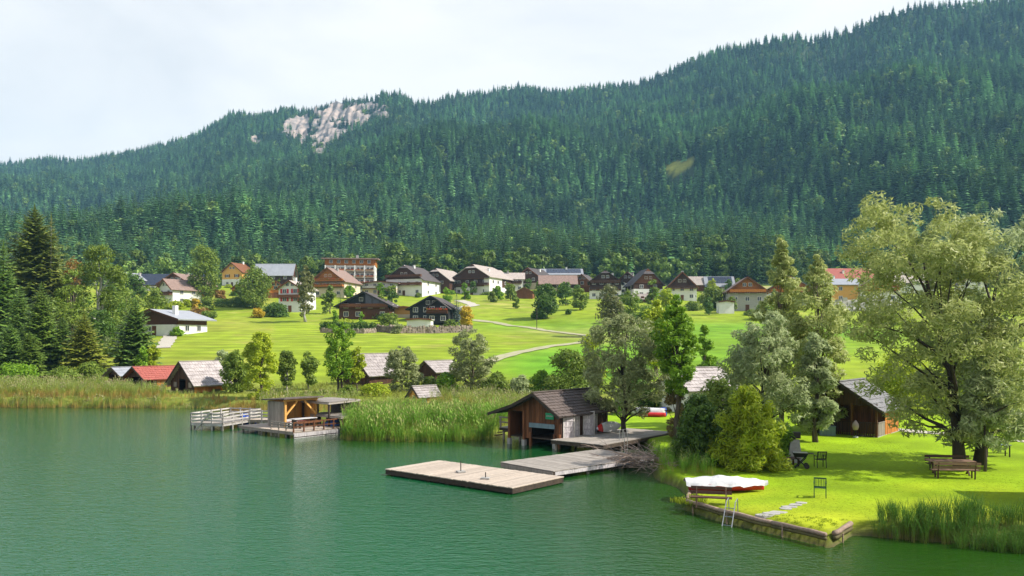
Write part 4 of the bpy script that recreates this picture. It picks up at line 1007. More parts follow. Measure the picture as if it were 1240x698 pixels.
for s_ in (-.75, .75):
    bt = thing('beer_bench', ('lake side' if s_ > 0 else 'wall side') + ' brownish red bench at the white table on the platform', 'bench', local(pl, 5.3 - s_, 2.6, .5), E1 + PI / 2)
    quick('seat', M_redroof if s_ > 0 else M_brown, bt, (-1.1, 1.1, -.13, .13, .42, .46))
    for sx in (-.9, .9): quick('leg', M_dmetal, bt, (sx - .03, sx + .03, -.12, .12, 0, .42))
cu = thing('cushion_pile', 'white covered cushion pile against the back of the open shelter', 'cushions', local(pl, 3.2, 2.8, .5), E1)
for k in range(3): quick('cushion', M_tarp, cu, (-.4, .4, -1.1 + .03 * k, 1.1 - .05 * k, .18 * k + .02, .18 * k + .19))
tp = MB(); rr_ = random.Random(8)
def tarp_mesh(w, l, h, seed, nx=9, ny=7):
    b = MB(); r = random.Random(seed); g = [[(x / (nx - 1) - .5, y / (ny - 1) - .5) for x in range(nx)] for y in range(ny)]
    V = [[(a * w, c * l, max(0.02, h * (1 - (2 * abs(a)) ** 2.2) * (1 - (2 * abs(c)) ** 2.2) + r.uniform(-.04, .04))) for a, c in row] for row in g]
    for y in range(ny - 1):
        for x in range(nx - 1): b.face([V[y][x], V[y][x + 1], V[y + 1][x + 1], V[y + 1][x]])
    return b
tag(tarp_mesh(2.2, 1.8, .55, 4).build('tarpaulin', M_bluet, None, True, local(pl, 5.6, 5.6, .5), (0, 0, E1 + PI / 2)), 'blue tarpaulin heaped over gear right of the open shelter', 'tarpaulin')
def flat_roof(label, org, ang, w, L, z, th, m, zb=0.0, name='boat_shelter'):
    t_ = thing(name, label, 'shelter', org, ang)
    rf = MB().slab([(0, 0, z), (w, 0, z), (w, L, z + .1), (0, L, z + .1)], th).build('roof', m, t_)
    for k in range(int(L / .5)): quick('roof_plank', m, rf, (-.03, w + .03, k * .5 + .01, k * .5 + .49, z + .02 + .02 * k * .5 / L * 5, z + .05 + .02 * k * .5 / L * 5))
    for x in (.15, w - .15):
        for y in (.15, L / 2, L - .15): quick('post', M_beam, t_, (x - .07, x + .07, y - .07, y + .07, zb, z - .06))
    quick('back_wall', M_beam, t_, (.2, w - .2, L - .25, L - .2, zb, z - th))
    return t_
p = WP(398, 488, 2.45)
flat_roof('flat grey plank roof on dark posts behind the open shelter', Vector((p.x, p.y, 0)) - d1 * 3.8, E1, 3.8, 3.3, 2.45, .16, M_deckg, -1.5)
p = WP(413, 505.5, 1.35)
flat_roof('lower flat plank roof beside the reeds right of the bathing platform', Vector((p.x, p.y, 0)) - d1 * 4.1, E1, 4.1, 1.8, 1.35, .14, M_deckg, -1.5)
# blue pedal boat
bo = thing('pedal_boat', 'small bright blue pedal boat moored at the left end of the bathing platform', 'boat', WP(300, 514, .0), R(70))
def ph(t): 
    wv = .55 * (1 - abs(2 * t - 1) ** 3 * .7); return [(-wv, .5), (-wv, .1), (-wv * .6, -.12), (wv * .6, -.12), (wv, .1), (wv, .5), (wv * .5, .34), (-wv * .5, .34)]
hull(10, 2.0, ph, 0).build('hull', M_blue, bo, True); quick('seat', M_blue, bo, (-.4, .4, .2, .5, .4, .95)); quick('seat_cushion', M_tarp, bo, (-.3, .3, -.1, .2, .38, .5))
# white railed dock
dc = WP(269.7, 513.2, .62)
wd_a = R(-17)
dk = deck('railed_dock', 'weathered white dock with plank railings left of the open shelter', 'dock', dc - place_dir(wd_a) * 3.2, wd_a, 3.2, 5.5, .62, .17, M_deckg, along='x', seed=37, edge=M_whitep)
def railing(t_, a, c, z, n, m, boards_=3, h=.85):
    a = Vector(a); c = Vector(c)
    for k in range(n + 1): 
        p_ = a.lerp(c, k / n); quick('post', m, t_, (p_.x - .05, p_.x + .05, p_.y - .05, p_.y + .05, z - .9, z + h))
    d_ = (c - a).normalized(); s_ = Vector((d_.y, -d_.x, 0)) * .07
    for j in range(boards_):
        zz = z + h - .08 - j * .28; MB().bar(a + s_ + Vector((0, 0, zz)), c + s_ + Vector((0, 0, zz)), .035, .11).build('rail', m, t_)
railing(dk, (.05, .05, 0), (3.15, .05, 0), .62, 3, M_whitep); railing(dk, (3.15, .05, 0), (3.15, 5.4, 0), .62, 4, M_whitep); railing(dk, (.05, 5.4, 0), (.05, .05, 0), .62, 4, M_whitep); railing(dk, (0.05, 5.4, 0), (3.15, 5.4, 0), .62, 3, M_whitep)
MB().bar((.4, -.15, -.2), (2.1, -.15, 1.55), .09, .09).build('brace', M_whitep, dk)
dk2 = deck('walkway', 'pale plank walkway joining the white dock to the shore', 'walkway', local(dk, 3.3, 3.6), wd_a + R(12), 3.4, 1.5, .6, .17, M_deck, along='y', seed=38, edge=M_grey)
railing(dk2, (.0, .02, 0), (3.3, .02, 0), .6, 3, M_whitep)

# ------------------------------------------------------------------ the lawn headland: edging, boat, benches, chairs, grill
def logs(label, pts, rad, z, seed, name='log_edging'):
    t_ = thing(name, label, 'edging', (0, 0, 0)); r = random.Random(seed)
    for a, c in zip(pts[:-1], pts[1:]):
        a = Vector(a); c = Vector(c); d_ = (c - a).normalized(); L_ = (c - a).length; n = max(3, int(L_ / .5)); P_, Q_ = [], []
        for k in range(n + 1):
            p_ = a.lerp(c, k / n); P_.append((p_.x + r.uniform(-.03, .03), p_.y + r.uniform(-.03, .03), z + r.uniform(-.02, .03))); Q_.append(rad * r.uniform(.88, 1.1))
        MB().tube(P_, Q_, 8).build('log', M_log, t_, True)
        MB().tube([(x, y - .03, zz - rad * 1.7) for x, y, zz in P_], [q * .8 for q in Q_], 8).build('wet_log', mat('mossy wet log', (.13, .115, .035), (.06, .05, .025), (3, 6, 6)), t_, True)
        for k in range(1, n, 6): x, y, zz = P_[k]; s_ = Vector((d_.y, -d_.x, 0)) * (rad + .05); MB().tube([(x + s_.x, y + s_.y, -1.4), (x + s_.x, y + s_.y, zz - .05)], .03, 6).build('stake', M_log, t_)
    return t_
logs('long weathered log edging along the front of the lawn headland', [(7.85, 36.95), (8.75, 34.9), (10.25, 32.55), (11.55, 30.45)], .085, .44, 3)
logs('short timber edging at the right corner of the lawn headland', [(12.0, 30.75), (13.35, 32.5)], .10, .42, 5)
logs('timber edging at the left corner of the lawn beside the bench', [(7.95, 37.3), (8.55, 39.6)], .10, .42, 6)
g = G(864, 617); bench('dark slatted bench facing the water at the left tip of the lawn', g + Vector((0, .4, 0)), R(-14) , 1.75, M_bench, ml=M_benchp)
ld = thing('ladder', 'slim metal bathing ladder leaning from the log edging into the water', 'ladder', Vector((9.05, 34.15, .5)), R(-35))
for s_ in (-.19, .19): MB().tube([(s_, .35, -.3), (s_, .25, .55), (s_ * 1, .02, .45), (s_ * 1.1, -.75, -1.1)], .022, 6).build('rail', M_steel, ld)
for k in range(4): MB().tube([(-.19, -.1 - .16 * k, .2 - .33 * k), (.19, -.1 - .16 * k, .2 - .33 * k)], .02, 6).build('rung', M_steel, ld)
st_ = thing('stepping_stone', 'line of flat stepping stones set in the grass', 'stones', (0, 0, 0)); st_.name = 'stepping_stones'
for k, (px, py, s_) in enumerate(((926, 624.5, .3), (935, 622.5, .32), (942, 621, .28), (951, 616.5, .25), (957, 614.5, .28), (963, 612, .24), (970, 609.5, .2))):
    q = G(px, py); r = random.Random(k); b = MB(); pts = [(math.cos(a) * s_ * r.uniform(.8, 1.2) * 1.25, math.sin(a) * s_ * r.uniform(.7, 1.1)) for a in np.linspace(0, 2 * PI, 8)[:-1]]
    b.v = [(x, y, -.08) for x, y in pts] + [(x * .96, y * .96, .035) for x, y in pts]; n = len(pts); b.f = [tuple(range(n))[::-1], tuple(range(n, 2 * n))] + [(i, (i + 1) % n, n + (i + 1) % n, n + i) for i in range(n)]; b.m = [0] * len(b.f)
    b.build('stone', M_conc, st_, loc=(q.x, q.y, q.z))
# covered boat
q = G(881, 596.5); cb = thing('rowing_boat', 'red rowing boat under a white tarpaulin pulled up on the lawn', 'boat', q + Vector((0, .25, .05)), R(-90) + R(-5))
def rb(t):
    s_ = max(.06, (1 - max(0, (t - .45) / .55) ** 2.2)) * (.82 + .18 * min(1, t * 4)); wv = .68 * s_; up = .12 * max(0, (t - .6)) 
    return [(-wv, .40 + up), (-wv * .92, .22 + up), (-wv * .55, .04 + up), (0, .0 + up), (wv * .55, .04 + up), (wv * .92, .22 + up), (wv, .40 + up), (wv * .8, .38 + up), (0, .36 + up), (-wv * .8, .38 + up)]
hull(16, 3.5, rb, 0).build('hull', M_red, cb, True)
cvb = MB(); nx_, ny_ = 22, 13; rr_ = random.Random(12); VV = []
for k in range(nx_ + 1):
    t_k = k / nx_; s_ = max(.12, (1 - max(0, (t_k - .45) / .55) ** 2.2)) * (.84 + .16 * min(1, t_k * 4)); row = []
    for j in range(ny_ + 1):
        a = j / ny_ * 2 - 1; ridge_ = .74 - .42 * abs(t_k - .45) ** 1.1; wv = .78 * s_
        zz = .40 + (ridge_ - .40) * (1 - abs(a) ** 1.4) - (.10 + .03 * math.sin(k * 1.3) + .02 * math.sin(k * 3.1)) * max(0, abs(a) - .8) / .2 + rr_.uniform(-.02, .02) - .06 * math.sin(t_k * 15 + a) ** 2 * (1 - abs(a))
        row.append((a * wv, (t_k - .5) * 3.85, zz))
    VV.append(row)
for k in range(nx_):
    for j in range(ny_): cvb.face([VV[k][j], VV[k][j + 1], VV[k + 1][j + 1], VV[k + 1][j]])
cvb.build('tarpaulin_cover', M_tarp, cb, True)
# garden chairs
def chair(label, loc, rz, m, style):
    t_ = thing('garden_chair', label, 'chair', loc, rz, 'metal garden chairs on the lawn')
    for k in range(5): quick('slat', m, t_, (-.24, .24, -.22 + .09 * k, -.15 + .09 * k, .42, .445))
    for sx in (-1, 1):
        MB().bar((sx * .25, -.22, 0), (sx * .25, -.22, .64), .035).build('leg', m, t_); MB().bar((sx * .25, .28, 0), (sx * .25, .22, .44), .035).bar((sx * .25, .22, .44), (sx * .25, .34, .92), .035).build('leg', m, t_)
        quick('armrest', m, t_, (sx * .25 - .03, sx * .25 + .03, -.25, .26, .64, .67))
    MB().bar((-.25, .34, .90), (.25, .34, .90), .04, .06).build('top_rail', m, t_); MB().bar((-.25, .235, .5), (.25, .235, .5), .03, .05).build('lower_rail', m, t_)
    for k in range(style): x = -.2 + .4 * k / (style - 1); MB().bar((x, .235, .5), (x, .335, .9), .022 if style < 7 else .045, .02).build('back_slat', m, t_)
    return t_
chair('dark green metal chair standing alone in front of the shade on the lawn', G(993, 602), R(160), M_greenp, 7)
chair('black metal chair with an open barred back beside the grill', G(993, 566), R(180), M_black, 5)
# grill, chimney stone, low table
q = G(969, 567); gr_ = thing('grill_cart', 'black grill cart with two wheels on crossed legs beside the pale stone slab', 'grill', q, R(-15))
b = MB(); b.hexa([(-.3, -.2, .62), (.3, -.2, .62), (.3, .2, .62), (-.3, .2, .62), (-.42, -.27, .86), (.42, -.27, .86), (.42, .27, .86), (-.42, .27, .86)]); b.build('fire_bowl', M_black, gr_)
quick('grate', M_steel, gr_, (-.38, .38, -.24, .24, .865, .88)); quick('side_shelf', M_dmetal, gr_, (.44, .7, -.2, .2, .82, .85))
for y in (-.2, .2): MB().bar((-.3, y, 0), (.3, y, .62), .05).build('leg', M_black, gr_); MB().bar((.3, y * .9, .1), (-.3, y * .9, .62), .05).build('leg', M_black, gr_)
for y in (-.27, .27): MB().tube([(.33, y - .03, .13), (.33, y + .03, .13)], .14, 12).build('wheel', M_dmetal, gr_)
q = G(966, 562); fp = thing('outdoor_oven', 'pale stone outdoor oven slab with a dark metal cap at the bush edge', 'oven', q + Vector((0, .5, 0)), R(-10))
MB().hexa([(-.42, -.2, 0), (.42, -.2, 0), (.42, .2, 0), (-.42, .2, 0), (-.24, -.12, 1.35), (.24, -.12, 1.35), (.24, .12, 1.35), (-.24, .12, 1.35)]).build('slab', M_conc, fp); quick('cap', M_dmetal, fp, (-.3, .3, -.2, .2, 1.42, 1.78)); quick('stem', M_dmetal, fp, (-.05, .05, -.05, .05, 1.3, 1.45))
q = G(955, 565); lt = thing('low_table', 'low dark wooden table half under the yellow green bush', 'table', q + Vector((0, .2, 0)), R(8))
for k in range(5): quick('slat', M_bench, lt, (-.6, .6, -.4 + .16 * k, -.26 + .16 * k, .42, .46))
for sx in (-.5, .5):
    for sy in (-.3, .3): quick('leg', M_bench, lt, (sx - .04, sx + .04, sy - .04, sy + .04, 0, .42))
# picnic set under the willow
q = G(1163, 581); ang = R(-6)
bench('dark slatted bench on the lake side of the table under the big willow', q + Vector((-.1, .35, 0)), ang + PI, 2.3, M_benchp, 'table and benches under the willow', ml=M_bench).rotation_euler = (0, 0, ang + PI)
tt_ = thing('picnic_table', 'long plank table between two benches under the big willow', 'table', q + Vector((.25, 1.45, 0)), ang, 'table and benches under the willow')
for k in range(5): quick('plank', M_benchp, tt_, (-1.15, 1.15, -.4 + .165 * k, -.25 + .165 * k, .73, .77))
for sx in (-.85, .85): 
    MB().bar((sx, -.3, 0), (sx, .3, .72), .07).build('leg', M_bench, tt_); MB().bar((sx + .08, .3, 0), (sx + .08, -.3, .72), .07).build('leg', M_bench, tt_)
bench('dark slatted bench on the land side of the table nearest the willow trunks', q + Vector((.75, 2.5, 0)), ang, 2.3, M_bench, 'table and benches under the willow')
q = G(1210, 554); mt = thing('garden_table', 'plain grey green table standing alone on the lawn near the gravel path', 'table', q + Vector((0, .3, 0)), R(-4))
for k in range(4): quick('slat', M_bluegrey, mt, (-.75, .75, -.32 + .165 * k, -.17 + .165 * k, .71, .745))
for sx in (-.65, .65):
    for sy in (-.25, .25): quick('leg', M_dmetal, mt, (sx - .03, sx + .03, sy - .03, sy + .03, 0, .71))
quick('stretcher', M_dmetal, mt, (-.65, .65, -.03, .03, .2, .24))
# bicycle-like covered handcart by the porch: a pale parasol folded over a stand
q = G(1036, 530); um = thing('folded_parasol', 'pale pink folded parasol on a stand in front of the cabin porch', 'parasol', q)
MB().tube([(0, 0, 0), (0, 0, 1.25)], .03, 6).build('pole', M_dmetal, um); MB().lathe([(.16, .55), (.24, .8), (.20, 1.0), (.09, 1.16), (.03, 1.25)], 12).build('canopy', mat('pale pink fabric', (.42, .31, .34), (.26, .19, .22), rnd=0), um, True); MB().lathe([(.18, 0), (.18, .08), (.04, .12)], 10).build('base', M_tarp, um)
q = G(1004, 528); bx_ = thing('chest', 'grey blue storage chest at the left corner of the cabin', 'chest', q + Vector((0, .3, 0)), R(-10)); quick('body', M_bluegrey, bx_, (-.5, .5, -.3, .3, 0, .62)); quick('lid', M_bluegrey, bx_, (-.53, .53, -.33, .33, .63, .69))
# boats and barrel stored under the trees behind the boathouse
q = at(786, 74); hb2 = thing('upturned_boat', 'white upturned boat stored under the trees behind the boathouse', 'boat', q + Vector((0, .6, 0)), R(62))
def ud(t): 
    wv = .62 * max(.05, math.sin(PI * t) ** .5); return [(wv, .05), (wv * .9, .45), (wv * .5, .66), (0, .74), (-wv * .5, .66), (-wv * .9, .45), (-wv, .05)]
hull(14, 3.2, ud, 0).build('hull', M_tarp, hb2, True)
q2 = thing('kayak', 'red kayak lying on the grass in front of the white upturned boat', 'kayak', q + Vector((.2, -.5, 0)), R(75)); 
def ky(t): 
    wv = .33 * max(.04, math.sin(PI * t) ** .7); return [(wv, .18), (wv * .6, .36), (0, .4), (-wv * .6, .36), (-wv, .18), (-wv * .5, .02), (wv * .5, .02)]
hull(14, 2.4, ky, 0).build('hull', M_red, q2, True)
br_ = thing('barrel', 'blue plastic barrel beside the white upturned boat', 'barrel', q + Vector((1.35, .2, 0)))
MB().lathe([(.26, 0), (.3, .12), (.3, .3), (.31, .32), (.3, .34), (.3, .55), (.31, .57), (.3, .59), (.28, .75), (.2, .8)], 14).build('body', M_blue, br_, True); MB().lathe([(.21, .8), (.2, .85), (.1, .86)], 12).build('lid', M_black, br_, True)
# brush pile at the shore
bp_ = thing('brush_pile', 'pile of dry pale branches on the bank beside the jetty', 'brush pile', WP(782, 566, .15)); rr_ = random.Random(77)
for k in range(95):
    a = rr_.uniform(-PI, PI); L_ = rr_.uniform(1.2, 3.4); el = rr_.uniform(-.28, .42); p0 = Vector((rr_.uniform(-1.5, 1.3), rr_.uniform(-1.2, 1.3), rr_.uniform(.1, .9)))
    if k < 60: a = rr_.gauss(2.4, .5) if k % 3 else rr_.gauss(-.5, .35)
    d_ = Vector((math.cos(a) * math.cos(el), math.sin(a) * math.cos(el), math.sin(el))); P_ = [p0 + Vector((0, 0, 0))]; 
    for j in range(4): d_ = (d_ + Vector((rr_.uniform(-.2, .2), rr_.uniform(-.2, .2), rr_.uniform(-.25, .12)))).normalized(); P_.append(P_[-1] + d_ * L_ / 4)
    r0 = rr_.uniform(.015, .04); b = MB().tube(P_, [r0 * (1 - .8 * j / 4) for j in range(5)], 4)
    for tw in range(3):
        i = rr_.randint(1, 3); dd = (P_[i + 1] - P_[i]).normalized() + Vector((rr_.uniform(-.9, .9), rr_.uniform(-.9, .9), rr_.uniform(-.3, .6))); dd.normalize(); b.tube([P_[i], P_[i] + dd * .35, P_[i] + dd * .7 + Vector((0, 0, -.06))], [r0 * .5, r0 * .35, r0 * .15], 3)
    b.build('branch', M_twig, bp_)
# neighbouring boathouse just beyond the right edge of the frame: its gable shades the reeds
nb_ = gable_hut('boathouse', 'timber boathouse beyond the right edge of the lawn whose shadow falls on the reeds', 'boathouse', Vector((24.3, 31.6, .3)), R(-8), 5.0, 6.5, 3.6, 6.4, mf=M_dark, mr=M_brown, mroof=M_shingg, bw=.5, z0=-.6, courses=(8, 5), seed=51)

# ------------------------------------------------------------------ vegetation
L_willow = leaf_mat('silver willow leaves', (0.28, 0.35, 0.145), (0.52, 0.58, 0.31), 0.5, .06)
L_willowy = leaf_mat('yellowing willow leaves', (0.26, 0.315, 0.075), (0.48, 0.51, 0.2), 0.45, .05)
L_olive = leaf_mat('grey olive leaves', (0.2, 0.24, 0.085), (0.41, 0.445, 0.21), 0.45, .06)
L_green = leaf_mat('fresh green leaves', (0.11, 0.24, 0.012), (0.27, 0.44, 0.03), .42, .08)
L_dgreen = leaf_mat('dark green leaves', (0.055, 0.12, 0.018), (0.13, 0.22, 0.03), .34, .10)
L_mgreen = leaf_mat('mid green leaves', (0.11, 0.18, 0.02), (0.235, 0.31, 0.045), .36, .12)
L_yellow = leaf_mat('yellow green leaves', (0.25, 0.35, 0.015), (0.47, 0.53, 0.035), .42, .06)
L_gold = leaf_mat('golden leaves', (0.42, 0.30, 0.015), (0.60, 0.43, 0.03), .35, .05)
L_red = leaf_mat('rusty leaves', (0.2, 0.11, 0.03), (0.32, 0.19, 0.04), .35, .06)
L_spruce = leaf_mat('spruce needles', (0.075, 0.15, 0.026), (0.17, 0.26, 0.05), .18, .25)
L_larch = leaf_mat('larch needles', (0.17, 0.22, 0.025), (0.32, 0.34, 0.05), .25, .15)
L_blue = leaf_mat('blue spruce needles', (0.06, 0.10, 0.095), (0.12, 0.17, 0.16), .15, .05)
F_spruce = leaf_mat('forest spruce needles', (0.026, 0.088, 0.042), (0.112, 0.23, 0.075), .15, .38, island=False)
F_broad = leaf_mat('forest broadleaf', (0.07, 0.14, 0.025), (0.165, 0.25, 0.05), .25, .30, island=False)

def leaves(rng, cen, rad, n, size, asp, flat=.75, up=.5):
    """n leaf quads spread through clumps; returns verts, quads"""
    p = rad ** 2.0; p = p / p.sum(); k = rng.choice(len(rad), n, p=p)
    d = rng.normal(size=(n, 3)); d /= np.linalg.norm(d, axis=1)[:, None]
    r = rng.uniform(0.25, 1, n) ** .5
    off = d * (r * rad[k])[:, None]; off[:, 2] *= flat
    c = cen[k] + off
    nrm = d * .8 + rng.normal(size=(n, 3)) * .55 + np.array([0, 0, up]); nrm /= np.linalg.norm(nrm, axis=1)[:, None]
    t = np.cross(nrm, rng.normal(size=(n, 3))); t /= np.linalg.norm(t, axis=1)[:, None]; b = np.cross(nrm, t)
    s = size * rng.uniform(.65, 1.35, n)[:, None]; t = t * s * asp; b = b * s
    V = np.stack([c - t * .5, c - b * .28 + t * .0, c + t * .5, c + b * .28], 1).reshape(-1, 3)
    return V, np.arange(n * 4).reshape(-1, 4)
PROF = {
    'oval': lambda t: np.sqrt(np.clip(1 - ((t - .45) / .58) ** 2, .02, 1)),
    'column': lambda t: np.clip(np.minimum(1, (1 - t) * 3.0) * np.minimum(1, .55 + t * 2), .12, 1),
    'spread': lambda t: np.sqrt(np.clip(1 - ((t - .58) / .62) ** 2, .03, 1)),
    'cone': lambda t: np.clip(1.05 * (1 - t) ** .8 + .05, .05, 1),
    'bush': lambda t: np.sqrt(np.clip(1 - (t / 1.02) ** 2, .02, 1)),
}
def tree(label, base, Hh, Wd, lm, bark, seed, n, ls, shape='oval', lo=.22, lean=(0, 0), ncl=46, asp=1.5, crad=.17, name='tree', cat='tree', trunks=1, tr=None, shell=.45, limbs=14, group=None, depth=1.0, flat=.78, lobes=.22):
    base = Vector(base); rng = np.random.RandomState(seed); rr = random.Random(seed)
    t_ = thing(name, label, cat, base, 0, group)
    t = rng.uniform(0, 1, ncl) ** .9; az = rng.uniform(0, 2 * PI, ncl); r = rng.uniform(shell, 1, ncl) ** .7
    ph = rng.uniform(0, 6.28, 3)
    lob = 1 + lobes * np.sin(2 * az + ph[0] + 3 * t) + lobes * .8 * np.sin(3 * az - 5 * t + ph[1])
    R0 = Wd / 2 * (1 - crad); R_ = R0 * PROF[shape](t) * r * lob
    z = Hh * (lo + (1 - lo) * t) - Hh * .03
    cen = np.stack([R_ * np.cos(az) + lean[0] * (t * .9 + .1), R_ * np.sin(az) * depth + lean[1] * t, z], 1)
    rad = Wd * crad * rng.uniform(.6, 1.3, ncl) * (.45 + .75 * PROF[shape](t))
    V, Q_ = leaves(rng, cen, rad, n, ls, asp, flat)
    V[:, 2] = np.maximum(V[:, 2], .03)
    link(bpy.data.objects.new('crown', np_mesh('crown', V, Q_, lm)), t_)
    tr = tr or Hh * .022 + .03
    mb = MB()
    for k in range(trunks):
        a = k * 2.2 + .4; ox = (.35 * math.cos(a) * (trunks > 1)) * tr * 4; oy = .2 * math.sin(a) * (trunks > 1) * tr * 4
        sp = (ox * 2.2 + lean[0] * .8, oy * 2.2 + lean[1] * .8); top = Hh * (.82 if shape != 'bush' else .5)
        P_ = [Vector((ox, oy, -.4))]; m_ = 7
        for j in range(1, m_ + 1):
            f = j / m_; P_.append(Vector((ox + sp[0] * f ** 1.3 + rr.uniform(-1, 1) * tr * .9, oy + sp[1] * f ** 1.3 + rr.uniform(-1, 1) * tr * .9, top * f)))
        RR = [tr * (1.25 if j == 0 else 1) * (1 - .86 * j / m_) for j in range(m_ + 1)]
        mb.tube(P_, RR, 8)
        order = sorted(range(ncl), key=lambda i: rr.random())[:limbs // trunks]
        for oi_, i in enumerate(order):
            e = Vector(cen[i]); f = max(.12, min(.8, (e.z / top) * rr.uniform(.42, .72))); x = f * m_; j = int(x); s = P_[j].lerp(P_[min(j + 1, m_)], x - j); r0 = RR[j] * (.62 if oi_ < 4 else .34)
            mid = s.lerp(e, .5) + Vector((rr.uniform(-.3, .3), rr.uniform(-.3, .3), rr.uniform(-.1, .5))) * (.08 * Wd); q1 = s.lerp(mid, .5) + Vector((0, 0, .02 * Wd)); q2 = mid.lerp(e, .5) + Vector((rr.uniform(-.2, .2), rr.uniform(-.2, .2), .2)) * (.05 * Wd)
            mb.tube([s, q1, mid, q2, e], [r0, r0 * .8, r0 * .6, r0 * .4, r0 * .15], 5, cap=False)
    mb.build('trunk', bark, t_, True)
    return t_
def conifer_np(rng, Hc, Rc, levels, arms, sub, droop=.32, lo=.06):
    """spruce: whorls of drooping branches carrying side sprays"""
    V = []; 
    for i in range(levels):
        f = i / (levels - 1); z = Hc * (lo + (1 - lo) * f ** .92); L0 = Rc * (1 - f) ** .72 + .03 * Rc
        a0 = rng.uniform(0, 6.28); na = max(4, int(arms * (1 - .4 * f)))
        for k in range(na):
            a = a0 + 2 * PI * k / na + rng.uniform(-.25, .25); L_ = L0 * rng.uniform(.72, 1.22); dr = droop * rng.uniform(.5, 1.4) * (1 - .8 * f) - .35 * f
            d = np.array([math.cos(a), math.sin(a), -dr]); s = np.array([-math.sin(a), math.cos(a), 0.0]); o = np.array([0, 0, z])
            w = L_ * rng.uniform(.30, .44) + .02 * Rc
            if sub <= 1:
                V.append([o, o + d * L_ * .55 + s * w + [0, 0, -.12 * L_], o + d * L_ + [0, 0, .05 * L_], o + d * L_ * .55 - s * w + [0, 0, -.12 * L_]])
            else:
                for q in range(sub):
                    g = (q + .6) / sub; c = o + d * L_ * g + np.array([0, 0, .10 * L_ * g * g]); ww = L_ * (.42 * (1 - g) + .12)
                    for sg in (-1, 1):
                        u = d * .55 + s * sg * .8 + np.array([0, 0, -rng.uniform(.15, .55)]); u = u / np.linalg.norm(u); v = np.cross(u, [0, 0, 1.0]); v /= np.linalg.norm(v); hw = ww * rng.uniform(.30, .44)
                        V.append([c, c + u * ww * .55 + v * hw + [0, 0, -.1 * ww], c + u * ww * rng.uniform(.9, 1.25), c + u * ww * .5 - v * hw + [0, 0, -.1 * ww]])
                V.append([o + d * L_ * .6, o + d * L_ * .8 + s * .12 * L_, o + d * L_ * 1.08 + [0, 0, .1 * L_], o + d * L_ * .8 - s * .12 * L_])
    V.append([np.array([-.05 * Rc, 0, Hc * .95]), np.array([0, .05 * Rc, Hc * .9]), np.array([.05 * Rc, 0, Hc * .95]), np.array([0, 0, Hc * 1.04])])
    V = np.array(V).reshape(-1, 3); return V, np.arange(len(V)).reshape(-1, 4)
def conifer(label, base, Hc, Wc, lm, seed, levels=26, arms=9, sub=3, bark=M_barkd, lo=.06, name='spruce_tree', cat='tree', group=None, droop=.32):
    t_ = thing(name, label, cat, base, 0, group); rng = np.random.RandomState(seed)
    V, Q_ = conifer_np(rng, Hc, Wc / 2, levels, arms, sub, droop, lo)
    link(bpy.data.objects.new('crown', np_mesh('crown', V, Q_, lm)), t_)
    MB().tube([(0, 0, -.8), (0, 0, Hc * .5), (0, 0, Hc * .98)], [Hc * .018 + .04, Hc * .011, .02], 6).build('trunk', bark, t_); return t_
SEED = [100]
def T(label, px, py, top, wpx, lm, shape='oval', n=2600, ls=None, Y=None, bark=M_bark, dx=0, **kw):
    b = G(px, py) if Y is None else at(px, Y); Hh = CAMZ + (HZ - top) / FPX * b.y - b.z; Wd = .86 * wpx * b.y / FPX; SEED[0] += 7
    ls = ls or max(.13, .0052 * b.y ** .82 * 1.2)
    return tree(label, b, Hh, Wd, lm, bark, SEED[0], n, ls, shape, **kw)
def K(label, px, py, top, wpx, lm=None, Y=None, **kw):
    b = G(px, py) if Y is None else at(px, Y); Hh = CAMZ + (HZ - top) / FPX * b.y - b.z; SEED[0] += 7
    return conifer(label, b, Hh, 1.3 * wpx * b.y / FPX, lm or L_spruce, SEED[0], **kw)

# big willow at the right (two trunks) and lakeside trees
b1_ = G(1163, 566); b2_ = G(1184, 563)
tree('big yellowish willow with a leaning dark trunk, left one behind the picnic table', b1_, 15.2, 9.6, L_willowy, M_barkd, 901, 27000, .15, 'spread', lo=.14, lean=(-2.6, .5), ncl=230, asp=2.4, crad=.072, tr=.33, shell=.35, limbs=26, flat=.7, lobes=.30, name='willow_tree')
tree('big silvery willow with an upright trunk, right one behind the picnic table', b2_, 14.6, 9.4, L_willow, M_barkd, 902, 29000, .15, 'spread', lo=.10, lean=(1.9, .8), ncl=250, asp=2.4, crad=.072, tr=.31, shell=.35, limbs=26, flat=.7, lobes=.30, name='willow_tree')
T('bushy grey olive tree standing on the lawn beside the boathouse deck', 756, 527, 378, 112, L_olive, 'oval', 14500, .165, lo=.20, ncl=170, crad=.085, tr=.19, limbs=26, bark=M_barkd, asp=1.9, name='willow_tree', flat=.8)
T('slim bright green poplar with a brown shaggy trunk behind the jetty', 820, 532, 352, 60, L_green, 'column', 11000, .19, lo=.34, ncl=110, crad=.13, tr=.20, limbs=18, bark=M_bark, name='poplar_tree')
T('brown dry ivy shrub wrapped round the foot of the slim poplar', 819, 530, 455, 26, leaf_mat('dry leaves', (.16, .12, .04), (.30, .24, .08), .3, .05), 'column', 2600, .16, lo=.05, ncl=30, crad=.26, name='climbing_shrub', cat='shrub')
T('rounded silver willow with pale grey green foliage left of the tall feathery willow', 925, 532, 376, 112, L_willow, 'oval', 15500, .17, Y=58, lo=.10, ncl=170, crad=.09, tr=.2, limbs=22, asp=2.2, name='willow_tree', shell=.5)
T('tall feathery yellowish willow rising behind the rounded silver willow', 946, 500, 284, 64, L_willowy, 'column', 12000, .20, Y=66, lo=.12, ncl=120, crad=.13, tr=.2, limbs=20, asp=2.0, name='willow_tree', lobes=.3)
